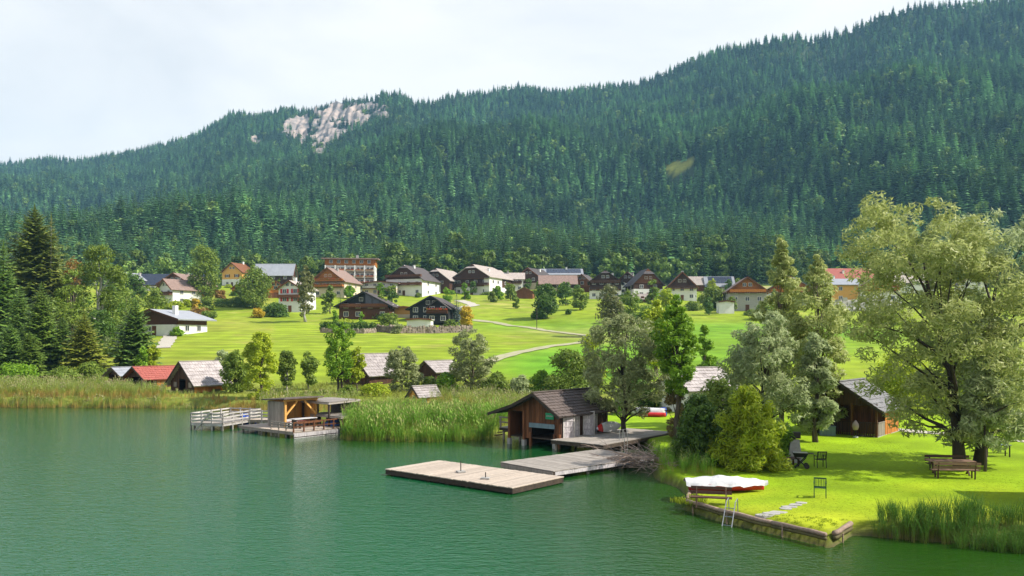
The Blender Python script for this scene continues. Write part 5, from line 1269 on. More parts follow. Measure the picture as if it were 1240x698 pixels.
T('feathery willow with a split top between the silver willow and the cabin', 990, 520, 303, 84, L_willowy, 'column', 13000, .19, Y=62, lo=.08, ncl=130, crad=.12, tr=.2, limbs=20, asp=2.0, name='willow_tree', lobes=.34)
T('silvery willow branches hanging in front of the left corner of the cabin', 988, 528, 404, 48, L_willow, 'oval', 9000, .19, Y=57, lo=.12, ncl=50, crad=.18, limbs=14, asp=2.2, name='willow_tree')
T('yellow green willow bush leaning over the water behind the white covered boat', 905, 582, 468, 100, L_yellow, 'bush', 13000, .14, Y=45.5, lo=.02, ncl=210, crad=.085, shell=.3, asp=2.6, name='willow_bush', cat='bush', tr=.06, trunks=3, limbs=18, flat=1.0, lobes=.42)
T('dark green alder bush at the water edge right of the brush pile', 846, 584, 478, 78, L_dgreen, 'bush', 12000, .16, Y=47.5, lo=.02, ncl=110, crad=.12, asp=1.6, name='alder_bush', cat='bush', tr=.06, trunks=3, limbs=16, flat=1.0)
T('mid green bush filling the gap behind the dark alder bush', 872, 560, 462, 74, L_mgreen, 'bush', 9000, .19, Y=52, lo=.02, ncl=50, crad=.2, asp=1.6, name='alder_bush', cat='bush', flat=1.0)
T('low green bush at the lawn edge between the grill and the willow bush', 940, 566, 512, 46, L_green, 'bush', 6000, .16, Y=48.5, lo=.02, ncl=36, crad=.22, asp=1.8, name='willow_bush', cat='bush', flat=1.0)
T('yellow green tree behind the lake house with the pale shake roof', 795, 440, 362, 44, L_yellow, 'column', 5000, .36, Y=118, lo=.15, ncl=46, crad=.2)
T('slender light green tree just right of the slim poplar', 853, 470, 392, 30, L_green, 'column', 4500, .3, Y=90, lo=.2, ncl=36, crad=.24)
T('dark bush mass on the bank behind the stored upturned boat', 775, 490, 440, 60, L_dgreen, 'bush', 6000, .24, Y=82, lo=.02, ncl=44, crad=.2, cat='bush', name='bush')
T('clipped light green bush beside the olive tree at the back of the lawn', 757, 498, 474, 34, L_green, 'bush', 4200, .2, Y=76, lo=.02, ncl=26, crad=.24, cat='bush', name='bush', flat=1.0)
T('wide mid green shrub between the boathouse roof and the olive tree', 690, 476, 424, 70, L_mgreen, 'bush', 6000, .28, Y=98, lo=.02, ncl=50, crad=.19, cat='bush', name='shrub')
T('yellow green shrub just left of the olive tree crown', 712, 478, 405, 46, L_yellow, 'bush', 4000, .28, Y=104, lo=.02, ncl=36, crad=.2, cat='bush', name='shrub')
T('light green thicket on the slope behind the cabin', 1090, 470, 425, 90, L_yellow, 'bush', 7000, .26, Y=84, lo=.02, ncl=56, crad=.16, cat='bush', name='shrub')
T('bright green thicket behind the trunks of the big willow', 1165, 505, 440, 90, L_yellow, 'bush', 7000, .24, Y=78, lo=.02, ncl=56, crad=.16, cat='bush', name='shrub')
T('silver willow shoots hanging low in front of the big willow trunks', 1192, 556, 452, 56, L_willow, 'oval', 5500, .16, Y=44.6, lo=.30, ncl=50, crad=.18, asp=2.2, name='willow_tree', limbs=10, tr=.08)
T('bushy blue grey tree on the bank right of the low shed', 571, 474, 398, 58, L_olive, 'oval', 7500, .23, lo=.08, ncl=110, crad=.11, name='willow_tree', asp=1.8)
T('rounded olive green tree covering the right half of the dark barn', 487, 468, 418, 48, L_olive, 'oval', 6500, .24, Y=101, lo=.10, ncl=90, crad=.12)
T('bright green maple with a dark double trunk left of the dark barn', 411, 478, 388, 44, L_green, 'oval', 6500, .22, lo=.24, ncl=90, crad=.13, tr=.16, bark=M_barkd, trunks=2, name='maple_tree')
T('small yellow green tree leaning against the bright green maple', 432, 477, 420, 24, L_yellow, 'oval', 2600, .25, lo=.3, ncl=26, crad=.24, tr=.1)
T('tall yellow willow behind the open shelter on the water', 316, 487, 402, 52, L_yellow, 'oval', 7500, .21, Y=92, lo=.06, ncl=110, crad=.11, name='willow_tree', lobes=.3, asp=1.8)
T('olive shrub tree between the large hut and the yellow willow', 284, 482, 424, 36, L_mgreen, 'oval', 4000, .27, Y=99, lo=.05, ncl=36, crad=.2)
T('pale grey willow shrub right behind the large hut roof', 272, 462, 424, 28, L_willow, 'bush', 2600, .3, Y=118, lo=.05, ncl=26, crad=.22, cat='bush', name='shrub')
T('thin dark tree with a white trunk, left one of the pair on the meadow edge', 348, 474, 424, 26, L_mgreen, 'oval', 2800, .26, lo=.22, ncl=30, crad=.22, bark=M_barkp, tr=.13)
T('thin dark tree with a white trunk, right one of the pair on the meadow edge', 374, 472, 427, 28, L_mgreen, 'oval', 2800, .26, lo=.22, ncl=30, crad=.22, bark=M_barkp, tr=.13)
for (px, py, top, w, lm, lab) in ((540, 476, 452, 30, L_green, 'bright green shrub left of the blue grey tree on the bank'), (602, 478, 452, 36, L_mgreen, 'round mid green shrub right of the blue grey tree on the bank'), (630, 478, 456, 30, L_willow, 'pale shrub in the middle of the bank behind the reeds'),
                                  (655, 477, 450, 32, L_green, 'light green shrub near the left eave of the big boathouse'), (455, 480, 466, 40, L_yellow, 'low yellow green shrub in front of the dark barn'), (520, 474, 456, 26, L_mgreen, 'small green shrub beside the tiny bathing hut'),
                                  (420, 480, 468, 24, L_mgreen, 'low shrub at the foot of the bright green maple')):
    T(lab, px, py, top, w, lm, 'bush', 2200, .26, Y=max(90, min(108, 98 + (478 - py))), lo=.02, ncl=26, crad=.24, cat='bush', name='shrub')
# left bank
K('tallest dark spruce towering over the left edge of the lake', 42, 425, 252, 84, lm=leaf_mat('old spruce needles', (0.11, 0.16, 0.026), (0.24, 0.29, 0.065), .2, .05), Y=158, levels=46, arms=14, sub=5, droop=.42)
K('tall thin larch with a bare pale trunk right of the tallest spruce', 62, 424, 262, 46, lm=leaf_mat('old larch needles', (0.13, 0.17, 0.025), (0.25, 0.28, 0.06), .25, .05), Y=156, levels=34, arms=9, sub=4, bark=M_barkp, name='larch_tree')
T('tall light green birch on the left bank, right of the larch', 120, 420, 294, 58, L_mgreen, 'oval', 6500, .42, Y=160, lo=.10, ncl=64, crad=.17, bark=M_barkp, name='birch_tree')
T('rusty topped tree between the larch and the light green birch', 88, 420, 310, 28, L_red, 'oval', 600, .4, Y=168, lo=.62, ncl=20, crad=.24)
T('olive green tree in front of the rusty topped tree', 86, 425, 326, 44, L_mgreen, 'oval', 3600, .4, Y=155, lo=.05, ncl=44, crad=.18)
T('wide dark green tree at the foot of the birch on the left bank', 132, 410, 345, 50, L_dgreen, 'oval', 3600, .4, Y=166, lo=.05, ncl=44, crad=.19)
for (px, py, top, w, lm, Y, lab) in ((4, 450, 296, 52, None, 132, 'dark spruce cut by the left border of the picture'), (24, 450, 348, 44, None, 124, 'medium spruce in front of the tallest spruce, second from the left border'), (50, 448, 344, 46, leaf_mat('mid spruce needles', (0.08, 0.15, 0.02), (0.19, 0.27, 0.045), .2, .05), 120, 'mid green spruce with a pointed top on the left shore'),
                                     (76, 447, 384, 34, None, 122, 'short dark spruce between two taller spruces on the left shore'), (102, 446, 380, 46, L_larch, 118, 'yellowish green spruce standing alone on the left shore'), (164, 446, 364, 48, None, 122, 'dark green spruce in front of the low pitched house'),
                                     (12, 452, 392, 40, None, 116, 'small dark spruce nearest the reeds at the left border'), (36, 449, 402, 34, leaf_mat('mid spruce needles', (0.08, 0.15, 0.02), (0.19, 0.27, 0.045), .2, .05), 114, 'small mid green spruce just behind the left reeds')):
    K(lab, px, py, top, w, lm, Y=Y, levels=32, arms=13, sub=4)
for (px, top, w, lm, Y, lab, sh) in ((186, 418, 22, L_yellow, 120, 'yellow bush right of the dark green spruce', 'bush'), (172, 420, 20, L_green, 117, 'bright green bush at the foot of the dark green spruce', 'bush'), (20, 442, 60, L_green, 108, 'pale green shrub mound behind the left reeds', 'bush'),
                                     (75, 446, 46, L_mgreen, 108, 'mid green shrub mound behind the left reeds near the yellowish spruce', 'bush'), (110, 440, 40, L_mgreen, 113, 'shrub mound left of the small open shelter', 'bush'), (140, 410, 30, L_mgreen, 140, 'round green bush left of the low pitched house', 'bush'), (128, 408, 16, L_willow, 150, 'white flowering bush below the fence', 'bush'), (152, 352, 44, L_mgreen, 190, 'tall green tree hiding the low pitched house on its left', 'oval'), (185, 345, 34, L_mgreen, 230, 'round tree in front of the white chalet on the left slope', 'oval')):
    T(lab, px, 440, top, w, lm, sh, 2400, None, Y=Y, lo=.03, ncl=34, crad=.21, cat='tree' if sh == 'oval' else 'bush', name='tree' if sh == 'oval' else 'shrub')
for (px, top, w, lm, Y, lab) in ((100, 352, 50, L_dgreen, 176, 'dark green tree between the olive green tree and the birch'), (68, 360, 46, L_mgreen, 148, 'leafy tree filling the gap below the larch'), (140, 322, 40, L_mgreen, 196, 'light leafy tree right behind the birch'),
                              (14, 330, 60, L_dgreen, 178, 'dark leafy tree behind the spruces at the left border'), (160, 330, 30, L_dgreen, 300, 'dark round tree in front of the grey roofed house'), (120, 375, 44, L_dgreen, 150, 'dark low tree below the birch next to the fence'), (40, 385, 60, L_dgreen, 140, 'dark undergrowth tree between the left spruces')):
    T(lab, px, 440, top, w, lm, 'oval', 3600, None, Y=Y, lo=.04, ncl=46, crad=.19)
# village trees and garden shrubs
for (px, py, top, w, lm, sh, n, lab, nm) in (
    (248, 367, 299, 44, L_mgreen, 'oval', 5200, 'big round lime tree between the brown farmhouse and the orange gabled house', 'lime_tree'),
    (308, 374, 324, 46, L_mgreen, 'oval', 4200, 'spreading olive green tree in front of the dark hall', 'tree'),
    (292, 372, 345, 22, L_mgreen, 'oval', 1500, 'small tree below the orange shed', 'tree'),
    (370, 390, 319, 24, leaf_mat('greyish birch leaves', (.13, .145, .045), (.24, .25, .09), .38, .05), 'column', 3000, 'slim pale birch in front of the white chalet with red shutters', 'birch_tree'),
    (237, 372, 362, 14, L_gold, 'bush', 900, 'yellow garden bush below the white chalet, left one', 'shrub'),
    (226, 372, 363, 14, L_yellow, 'bush', 900, 'yellow green garden bush below the white chalet', 'shrub'),
    (212, 374, 366, 26, L_yellow, 'bush', 1300, 'low yellow green hedge bush left of the garden bushes', 'shrub'),
    (250, 376, 360, 20, L_mgreen, 'bush', 1200, 'round dark green bush under the big lime tree', 'shrub'),
    (240, 382, 373, 28, L_red, 'bush', 1300, 'reddish garden shrub on the slope above the meadow', 'shrub'),
    (252, 387, 378, 24, L_mgreen, 'bush', 1000, 'green shrub at the upper left corner of the meadow', 'shrub'),
    (267, 368, 352, 16, L_red, 'oval', 900, 'dark red plum bush right of the big lime tree', 'plum_tree'),
    (335, 384, 368, 34, L_dgreen, 'bush', 2200, 'dense dark green bush mound below the olive green tree', 'shrub'),
    (312, 385, 374, 18, L_gold, 'bush', 900, 'orange flowering shrub at the left end of the dark bush mound', 'shrub'),
    (400, 380, 346, 24, L_mgreen, 'cone', 1700, 'pointed mid green tree below the cream chalet', 'tree'),
    (424, 362, 346, 16, L_green, 'oval', 1100, 'small bright green tree in front of the hotel entrance', 'tree'),
    (405, 398, 375, 14, L_green, 'cone', 1100, 'narrow green cypress left of the black glazed chalet', 'cypress_tree'),
    (438, 397, 376, 12, L_green, 'cone', 900, 'narrow green cypress in front of the glazed gable', 'cypress_tree'),
    (462, 384, 356, 16, L_mgreen, 'oval', 1100, 'green tree below the restaurant annex, left one', 'tree'),
    (475, 376, 353, 14, L_dgreen, 'oval', 1000, 'dark green tree below the large balcony chalet', 'tree'),
    (420, 399, 390, 40, L_yellow, 'bush', 1800, 'yellow green flower bed shrub in front of the black glazed chalet', 'shrub'),
    (469, 401, 381, 26, L_mgreen, 'bush', 1800, 'blue green shrub between the two black chalets', 'shrub'),
    (482, 404, 393, 18, L_olive, 'bush', 900, 'greyish shrub at the left end of the boulder wall', 'shrub'),
    (565, 397, 371, 19, L_gold, 'oval', 2400, 'golden yellow tree at the right end of the boulder wall', 'maple_tree'),
    (540, 367, 348, 15, L_green, 'bush', 900, 'bright green bush beside the old dark barn', 'shrub'),
    (563, 363, 343, 11, L_green, 'bush', 800, 'bright green bush in front of the half hipped farmhouse', 'shrub'),
    (603, 364, 347, 14, L_green, 'oval', 900, 'light green tree left of the round garden tree', 'tree'),
    (618, 364, 344, 16, L_mgreen, 'oval', 1300, 'round garden tree in front of the long white guesthouse', 'tree'),
    (596, 366, 353, 12, L_mgreen, 'bush', 700, 'small green bush at the corner of the brown annex', 'shrub'),
    (625, 374, 360, 10, L_mgreen, 'oval', 700, 'single small fruit tree on the upper meadow', 'fruit_tree'),
    (660, 386, 345, 34, L_dgreen, 'oval', 5200, 'broad round dark tree on the upper meadow', 'chestnut_tree'),
    (653, 386, 372, 18, L_dgreen, 'bush', 1500, 'dark bush at the left foot of the broad round tree', 'shrub'),
    (685, 370, 342, 22, L_dgreen, 'oval', 1800, 'dark tree right behind the broad round tree', 'tree'),
    (702, 376, 350, 22, L_mgreen, 'oval', 1700, 'spreading green tree above the tiny field hut', 'tree'),
    (688, 381, 375, 8, L_dgreen, 'bush', 500, 'tiny dark bush on the bright meadow', 'shrub'),
    (738, 408, 344, 34, leaf_mat('thin grey leaves', (.12, .135, .05), (.22, .23, .10), .38, .05), 'oval', 3600, 'thin greyish tree covering the right end of the wide brown chalet', 'tree'),
    (763, 392, 352, 26, L_mgreen, 'oval', 2400, 'green tree in front of the half hipped barn house', 'tree'),
    (790, 374, 333, 14, L_mgreen, 'oval', 1200, 'dark thin tree against the gable of the barn house', 'tree'),
    (806, 386, 350, 26, L_yellow, 'oval', 2400, 'yellow green tree left of the white steep gabled chalet', 'tree'),
    (862, 373, 350, 34, L_mgreen, 'oval', 2600, 'round green tree below the solar house', 'tree'),
    (840, 376, 366, 24, L_mgreen, 'bush', 1200, 'green garden hedge bush below the steep gabled chalet', 'shrub'),
    (787, 402, 372, 40, L_dgreen, 'oval', 2800, 'dark tree mass at the right end of the tan hay strip', 'tree'),
    (930, 388, 368, 40, L_mgreen, 'bush', 1800, 'green shrub on the right of the orange stone based chalet', 'shrub'),
    (1010, 388, 374, 44, L_mgreen, 'bush', 1800, 'row shrub below the grey retaining wall', 'shrub'),
    (1075, 392, 374, 60, L_yellow, 'bush', 2200, 'yellow green shrub right of the row shrub below the wall', 'shrub')):
    T(lab, px, py, top, w, lm, sh, n, None, lo=.03 if sh in ('bush', 'cone') else .14, ncl=max(16, min(60, n // 60)), crad=.22, cat='shrub' if nm == 'shrub' else 'tree', name=nm, bark=M_barkp if nm == 'birch_tree' else M_bark)
rs2 = random.Random(4321); n_sh = 0
for lab_, t_ in list(HOUSES.items()):
    words_ = lab_.split()[:5]
    while words_[-1] in ('a', 'the', 'with', 'of', 'in', 'on', 'and', 'between', 'behind', 'below', 'right', 'left', 'just', 'over', 'at', 'above', 'beside', 'from', 'under', 'out'): words_.pop()
    g_ = t_.location; px_ = g_.x / g_.y * FPX + CX
    if px_ > 1010 or 'hut' in lab_: continue
    for side in rs2.sample(('left', 'right', 'middle'), 2 if 'black' not in lab_ else 1):
        dx_ = {'left': -6.5, 'right': 6.5, 'middle': 0.5}[side] + rs2.uniform(-1, 1); q = Vector((g_.x + dx_, g_.y - rs2.uniform(3.5, 6.5), 0)); q.z = H1(q.x, q.y)
        big_ = rs2.random() < .4; lm_ = rs2.choice((L_mgreen, L_dgreen, L_green, L_mgreen, L_yellow)); SEED[0] += 7
        cname = {L_mgreen: 'mid green', L_dgreen: 'dark green', L_green: 'bright green', L_yellow: 'yellow green'}[lm_]
        tree(('small ' + cname + ' tree' if big_ else 'low ' + cname + ' shrub') + ' before the ' + {'left': 'left corner of the ', 'right': 'right corner of the ', 'middle': 'middle of the '}[side] + ' '.join(words_), q, rs2.uniform(4.0, 6.5) if big_ else rs2.uniform(1.3, 2.4), rs2.uniform(2.8, 4.0) if big_ else rs2.uniform(2.4, 5.0), lm_, M_bark, SEED[0], 1000 if big_ else 700, .48, 'oval' if big_ else 'bush', lo=.2 if big_ else .03, ncl=24, crad=.22, name='garden_tree' if big_ else 'garden_shrub', cat='tree' if big_ else 'shrub')
K('blue spruce beside the golden yellow tree', 553, 393, 356, 15, L_blue, levels=20, arms=9, sub=2)
K('blue green spruce in front of the grey roofed barn', 856, 371, 344, 13, L_blue, levels=20, arms=9, sub=2)
K('dark slim conifer right of the pointed mid green tree', 412, 374, 350, 9, L_dgreen, levels=14, arms=7, sub=2)
def hedge(label, pts, h, w, lm, n, seed):
    P = [G(*p) for p in pts]; o0 = P[0]; rng = np.random.RandomState(seed); cen, rad = [], []
    for a, c in zip(P[:-1], P[1:]):
        m_ = max(2, int((c - a).length / (w * .55)))
        for k in range(m_):
            for zz in (h * .3, h * .72):
                q = a.lerp(c, k / m_) - o0; cen.append((q.x, q.y, H1(q.x + o0.x, q.y + o0.y) - o0.z + zz)); rad.append(w * .55)
    t_ = thing('hedge', label, 'hedge', o0); V, Q_ = leaves(rng, np.array(cen), np.array(rad), n, .42, 1.4, .8)
    link(bpy.data.objects.new('foliage', np_mesh('hedge', V, Q_, lm)), t_)
    b = MB()
    for q in cen[::4]: b.tube([(q[0], q[1], q[2] - h), (q[0], q[1], q[2])], .06, 4)
    b.build('stem', M_bark, t_)
hedge('clipped dark hedge along the front of the black glazed chalet', [(392, 401), (420, 402), (458, 402)], 2.2, 2.0, L_dgreen, 4200, 61)
hedge('dark green hedge terrace under the orange shed and the dark hall', [(262, 372), (300, 373), (318, 374)], 3.0, 2.6, L_dgreen, 4200, 62)
hedge('dark hedge behind the fence at the left edge of the meadow', [(80, 391), (110, 389), (140, 388)], 3.0, 2.6, L_mgreen, 4200, 63)

# --- instanced masses: reeds, grass, forest
def scatter(name, pts, rz, scl, protos, idx, kind='stuff'):
    pts = np.asarray(pts, np.float32); n = len(pts)
    me = bpy.data.meshes.new(name); me.vertices.add(n); me.vertices.foreach_set('co', pts.ravel())
    rot = np.zeros((n, 3), np.float32); rot[:, 2] = rz
    a = me.attributes.new('rot', 'FLOAT_VECTOR', 'POINT'); a.data.foreach_set('vector', rot.ravel())
    scl = np.asarray(scl, np.float32); scl = np.repeat(scl[:, None], 3, 1) if scl.ndim == 1 else scl
    a = me.attributes.new('scl', 'FLOAT_VECTOR', 'POINT'); a.data.foreach_set('vector', scl.ravel())
    a = me.attributes.new('pick', 'INT', 'POINT'); a.data.foreach_set('value', np.asarray(idx, np.int32))
    o = link(bpy.data.objects.new(name, me)); o['kind'] = kind
    g = bpy.data.node_groups.new(name, 'GeometryNodeTree')
    g.interface.new_socket('Geometry', in_out='INPUT', socket_type='NodeSocketGeometry'); g.interface.new_socket('Geometry', in_out='OUTPUT', socket_type='NodeSocketGeometry')
    gi = g.nodes.new('NodeGroupInput'); go = g.nodes.new('NodeGroupOutput'); ip = g.nodes.new('GeometryNodeInstanceOnPoints'); jn = g.nodes.new('GeometryNodeJoinGeometry')
    for m_ in protos:
        po = bpy.data.objects.new('proto', m_); oi = g.nodes.new('GeometryNodeObjectInfo'); oi.inputs['Object'].default_value = po; oi.inputs['As Instance'].default_value = False
        ti = g.nodes.new('GeometryNodeGeometryToInstance'); g.links.new(oi.outputs['Geometry'], ti.inputs[0]); g.links.new(ti.outputs[0], jn.inputs[0])
    def na(nm, dt):
        x = g.nodes.new('GeometryNodeInputNamedAttribute'); x.data_type = dt; x.inputs['Name'].default_value = nm; return [s for s in x.outputs if s.enabled and s.name == 'Attribute'][0]
    g.links.new(gi.outputs[0], ip.inputs['Points']); g.links.new(jn.outputs[0], ip.inputs['Instance']); ip.inputs['Pick Instance'].default_value = True
    g.links.new(na('pick', 'INT'), ip.inputs['Instance Index']); g.links.new(na('scl', 'FLOAT_VECTOR'), ip.inputs['Scale'])
    er = g.nodes.new('FunctionNodeEulerToRotation'); g.links.new(na('rot', 'FLOAT_VECTOR'), er.inputs[0]); g.links.new(er.outputs[0], ip.inputs['Rotation'])
    g.links.new(ip.outputs[0], go.inputs[0])
    md = o.modifiers.new('scatter', 'NODES'); md.node_group = g
    return o
def tuft(rng, n, h, spread, w, plume=False, bend=.35):
    V, Q_, hh = [], [], []
    for k in range(n):
        a = rng.uniform(0, 6.28); r = spread * math.sqrt(rng.uniform()); x, y = r * math.cos(a), r * math.sin(a); H_ = h * rng.uniform(.7, 1.1); b = rng.uniform(0, 6.28); bd = bend * H_ * rng.uniform(.1, .6); wa = rng.uniform(0, PI); wx, wy = math.cos(wa) * w, math.sin(wa) * w
        pr = []
        for t, ww in ((0, .55), (.45, 1.0), (.8, .7), (1.0, .12)):
            cx_, cy_ = x + math.cos(b) * bd * t * t, y + math.sin(b) * bd * t * t; z = H_ * t * (1 - .12 * t * bend)
            pr.append(((cx_ - wx * ww, cy_ - wy * ww, z), (cx_ + wx * ww, cy_ + wy * ww, z), t))
        for (p, q, t), (p2, q2, t2) in zip(pr[:-1], pr[1:]):
            i = len(V); V += [p, q, q2, p2]; hh += [t * .86, t * .86, t2 * .86, t2 * .86]; Q_.append((i, i + 1, i + 2, i + 3))
        for lf in range(3):   # side leaves
            t = rng.uniform(.35, .85); la = rng.uniform(0, 6.28); L_ = rng.uniform(.3, .6) * min(1.0, h / 2); cx_, cy_, z = x + math.cos(b) * bd * t * t, y + math.sin(b) * bd * t * t, H_ * t; e = (cx_ + math.cos(la) * L_, cy_ + math.sin(la) * L_, z + L_ * rng.uniform(-.1, .5)); m_ = ((cx_ + e[0]) / 2, (cy_ + e[1]) / 2, (z + e[2]) / 2 + .1 * L_)
            i = len(V); V += [(cx_, cy_, z), (m_[0] - wy * .8, m_[1] + wx * .8, m_[2]), e, (m_[0] + wy * .8, m_[1] - wx * .8, m_[2])]; hh += [t * .86] * 4; Q_.append((i, i + 1, i + 2, i + 3))
        if plume and rng.uniform() < .55:
            cx_, cy_, z = x + math.cos(b) * bd, y + math.sin(b) * bd, H_ * .95
            i = len(V); pw = .05; V += [(cx_ - pw, cy_, z), (cx_ + .03, cy_ - pw, z + .12), (cx_ + .06, cy_ + .02, z + .34), (cx_, cy_ + pw, z + .14)]; hh += [.94, .97, 1, .97]; Q_.append((i, i + 1, i + 2, i + 3))
    return np.array(V), np.array(Q_), np.array(hh)
M_reed = attr_ramp_mat('reed blades', [(0.0, (.44, .31, .10)), (.34, (.46, .35, .10)), (.50, (.27, .30, .05)), (.80, (.20, .30, .05)), (.92, (.30, .34, .10)), (1.0, (.34, .30, .16))])
M_reedg = attr_ramp_mat('young reed blades', [(0.0, (.38, .31, .09)), (.20, (.22, .28, .035)), (.5, (.14, .30, .028)), (.85, (.19, .34, .04)), (1.0, (.32, .33, .11))])
M_grass = attr_ramp_mat('grass blades', [(0.0, (.15, .20, .012)), (.5, (.22, .29, .014)), (1.0, (.30, .33, .03))])
M_grassy = attr_ramp_mat('tall meadow grass', [(0.0, (.16, .17, .03)), (.5, (.22, .25, .035)), (1.0, (.36, .33, .10))])
def tproto(m_, k, *a, **kw):
    out = []
    for i in range(k):
        V, Q_, hh = tuft(np.random.RandomState(300 + i + k), *a, **kw); out.append(np_mesh('tuft', V, Q_, m_, attr={'h': hh}))
    return out
RP = tproto(M_reed, 4, 15, 2.7, .34, .020, plume=True); RG = tproto(M_reedg, 4, 16, 2.5, .30, .020, plume=True, bend=.5)
GP = tproto(M_grass, 3, 16, .10, .16, .007, bend=.9); MG = tproto(M_grassy, 3, 14, .75, .3, .012, bend=.8)
rng = np.random.RandomState(77)
def fill(poly, dens, keep=None):
    poly = np.array(poly, float); lo_, hi_ = poly.min(0), poly.max(0); n = int((hi_ - lo_).prod() * dens)
    p = rng.uniform(lo_, hi_, (n, 2)); p = p[inpoly(p[:, 0], p[:, 1], poly)]
    return p
def reedbed(name, label, poly, dens, protos, smin, smax, zmin=-.4, avoid=(), fade=None):
    p = fill(poly, dens)
    for (x0, y0, r) in avoid: p = p[np.hypot(p[:, 0] - x0, p[:, 1] - y0) > r]
    z = np.maximum(H(p[:, 0], p[:, 1]), zmin); n = len(p)
    s = rng.uniform(smin, smax, n) * (1 + .14 * nz2(p[:, 0], p[:, 1], 3.5, 91, 3))
    s = s * np.where((p[:, 0] / p[:, 1] * FPX + CX > 200) & (p[:, 1] > 88) & (p[:, 0] < -30), .55, 1)
    if fade: s = s * np.where(p[:, 1] > fade, .55, 1)
    return tag(scatter(name, np.stack([p[:, 0], p[:, 1], z], 1), rng.uniform(0, 6.28, n), s, protos, rng.randint(0, len(protos), n)), label, 'reeds')
def wq(px, Y): return ((px - CX) / FPX * Y, Y)
reedbed('reeds', 'broad bed of tall yellow stemmed reeds along the left shore', [wq(-140, 91.6), wq(60, 91.4), wq(200, 90.6), wq(262, 89.6), wq(268, 95), wq(226, 95.2), wq(190, 97.5), wq(120, 104), wq(-140, 106)], 4.2, RP, .40, .62)
reedbed('reeds', 'short rusty reeds between the white dock and the large hut', [wq(246, 90), wq(308, 84), wq(308, 88), wq(262, 93.5)], 4, tproto(attr_ramp_mat('rusty reed blades', [(0, (.36, .17, .05)), (.5, (.38, .24, .06)), (1, (.26, .28, .06))]), 3, 15, 2.0, .34, .02), .5, .75)
reedbed('reeds', 'dense fresh green reed bed in front of the tiny bathing hut', [wq(414, 62.6), wq(470, 61.2), wq(560, 61.3), wq(594, 62.4), wq(612, 67), wq(628, 80), wq(560, 82), wq(500, 84), wq(430, 83), wq(405, 76), wq(420, 70)], 4.4, RG, .52, .78, fade=69)
reedbed('reeds', 'reeds behind the open shelter and the flat plank roofs', [wq(318, 78), wq(366, 77), wq(420, 77.5), wq(440, 86), wq(310, 88)], 2.4, RP, .4, .62)
reedbed('reeds', 'dry topped reeds between the green reed bed and the big boathouse', [wq(560, 80), wq(625, 72), wq(650, 78), wq(690, 84), wq(600, 90), wq(500, 90)], 2.6, RP, .42, .62)
reedbed('reeds', 'dark green reeds standing in the water at the lower right corner', [(13.9, 31.9), (16, 30.4), (18.5, 29.3), (22, 27.8), (26, 27.0), (27, 29.2), (23, 30.2), (20, 31.6), (17.6, 32.2), (14.8, 32.9)], 18, tproto(attr_ramp_mat('shaded reed blades', [(0, (.20, .17, .05)), (.2, (.12, .18, .025)), (.6, (.075, .19, .022)), (.9, (.11, .20, .03)), (1, (.24, .22, .09))]), 4, 16, 2.5, .26, .018, plume=False, bend=.6), .30, .52)  # shade of this corner is put into the darker blade colours
reedbed('sedge', 'dark green sedge fringe below the alder bush at the water', [(8.0, 44.0), (9.4, 43.2), (10.6, 43.2), (10.4, 45.5), (9.8, 49.8), (8.6, 50.2)], 7, RG, .26, .46)
reedbed('sedge', 'grass tussock overhanging the log edging at the left corner of the lawn', [(7.2, 37.4), (8.1, 36.1), (8.7, 36.4), (8.2, 38.0)], 26, GP, 1.6, 2.6, zmin=.3)
reedbed('sedge', 'bright grass overhanging the log edging near the front corner', [(10.1, 33.5), (11.6, 30.9), (12.3, 31.0), (13.3, 32.8), (11.2, 33.4)], 14, GP, .5, 1.0, zmin=.3)
reedbed('meadow_grass', 'tall yellowish meadow grass behind the reed beds', [wq(-100, 104), wq(150, 104), wq(300, 93), wq(420, 85), wq(620, 88), wq(680, 92), wq(690, 108), wq(560, 112), wq(300, 108), wq(150, 116), wq(-100, 116)], 2.2, MG, .35, .8, avoid=[(-39, 100.5, 4.2), (-46, 106, 4.2), (-51.5, 110, 3.2), (-17, 109, 4.6), (-10, 87, 2.0), (-9.6, 114, 3)])
p = fill([(8.4, 37), (11.4, 31.2), (13.2, 33.4), (19, 32), (26, 30), (26, 60), (10, 60), (9.4, 50), (9.2, 42)], 26)
p = p[shore_d(p[:, 0], p[:, 1]) > .25]; n = len(p)
tag(scatter('lawn_grass', np.stack([p[:, 0], p[:, 1], H(p[:, 0], p[:, 1])], 1), rng.uniform(0, 6.28, n), rng.uniform(.12, .24, n), GP, rng.randint(0, 3, n)), 'mown lawn grass on the headland', 'grass')

# forest on the mountain
def far_conifer(seed, levels, arms, Hc=1.0, Rc=.17):
    rs_ = np.random.RandomState(seed); V, Q_ = conifer_np(rs_, Hc, Rc, levels, arms, 1, droop=1.0, lo=.12); return V, Q_
def far_broad(seed, n=420):
    rs_ = np.random.RandomState(seed); m_ = 26; t = rs_.uniform(0, 1, m_); az = rs_.uniform(0, 6.28, m_); R_ = .30 * PROF['oval'](t) * rs_.uniform(.4, 1, m_); cen = np.stack([R_ * np.cos(az), R_ * np.sin(az), .12 + .8 * t], 1)
    return leaves(rs_, cen, np.full(m_, .10), n, .105, 1.3, .85)
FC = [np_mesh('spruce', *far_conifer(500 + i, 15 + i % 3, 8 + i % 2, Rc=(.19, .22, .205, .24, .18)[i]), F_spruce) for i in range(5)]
FB = [np_mesh('broadleaf', *far_broad(520 + i), F_broad) for i in range(4)]
Yg = []; y = 420.0
rng = np.random.RandomState(5); XS, YS_ = [], []
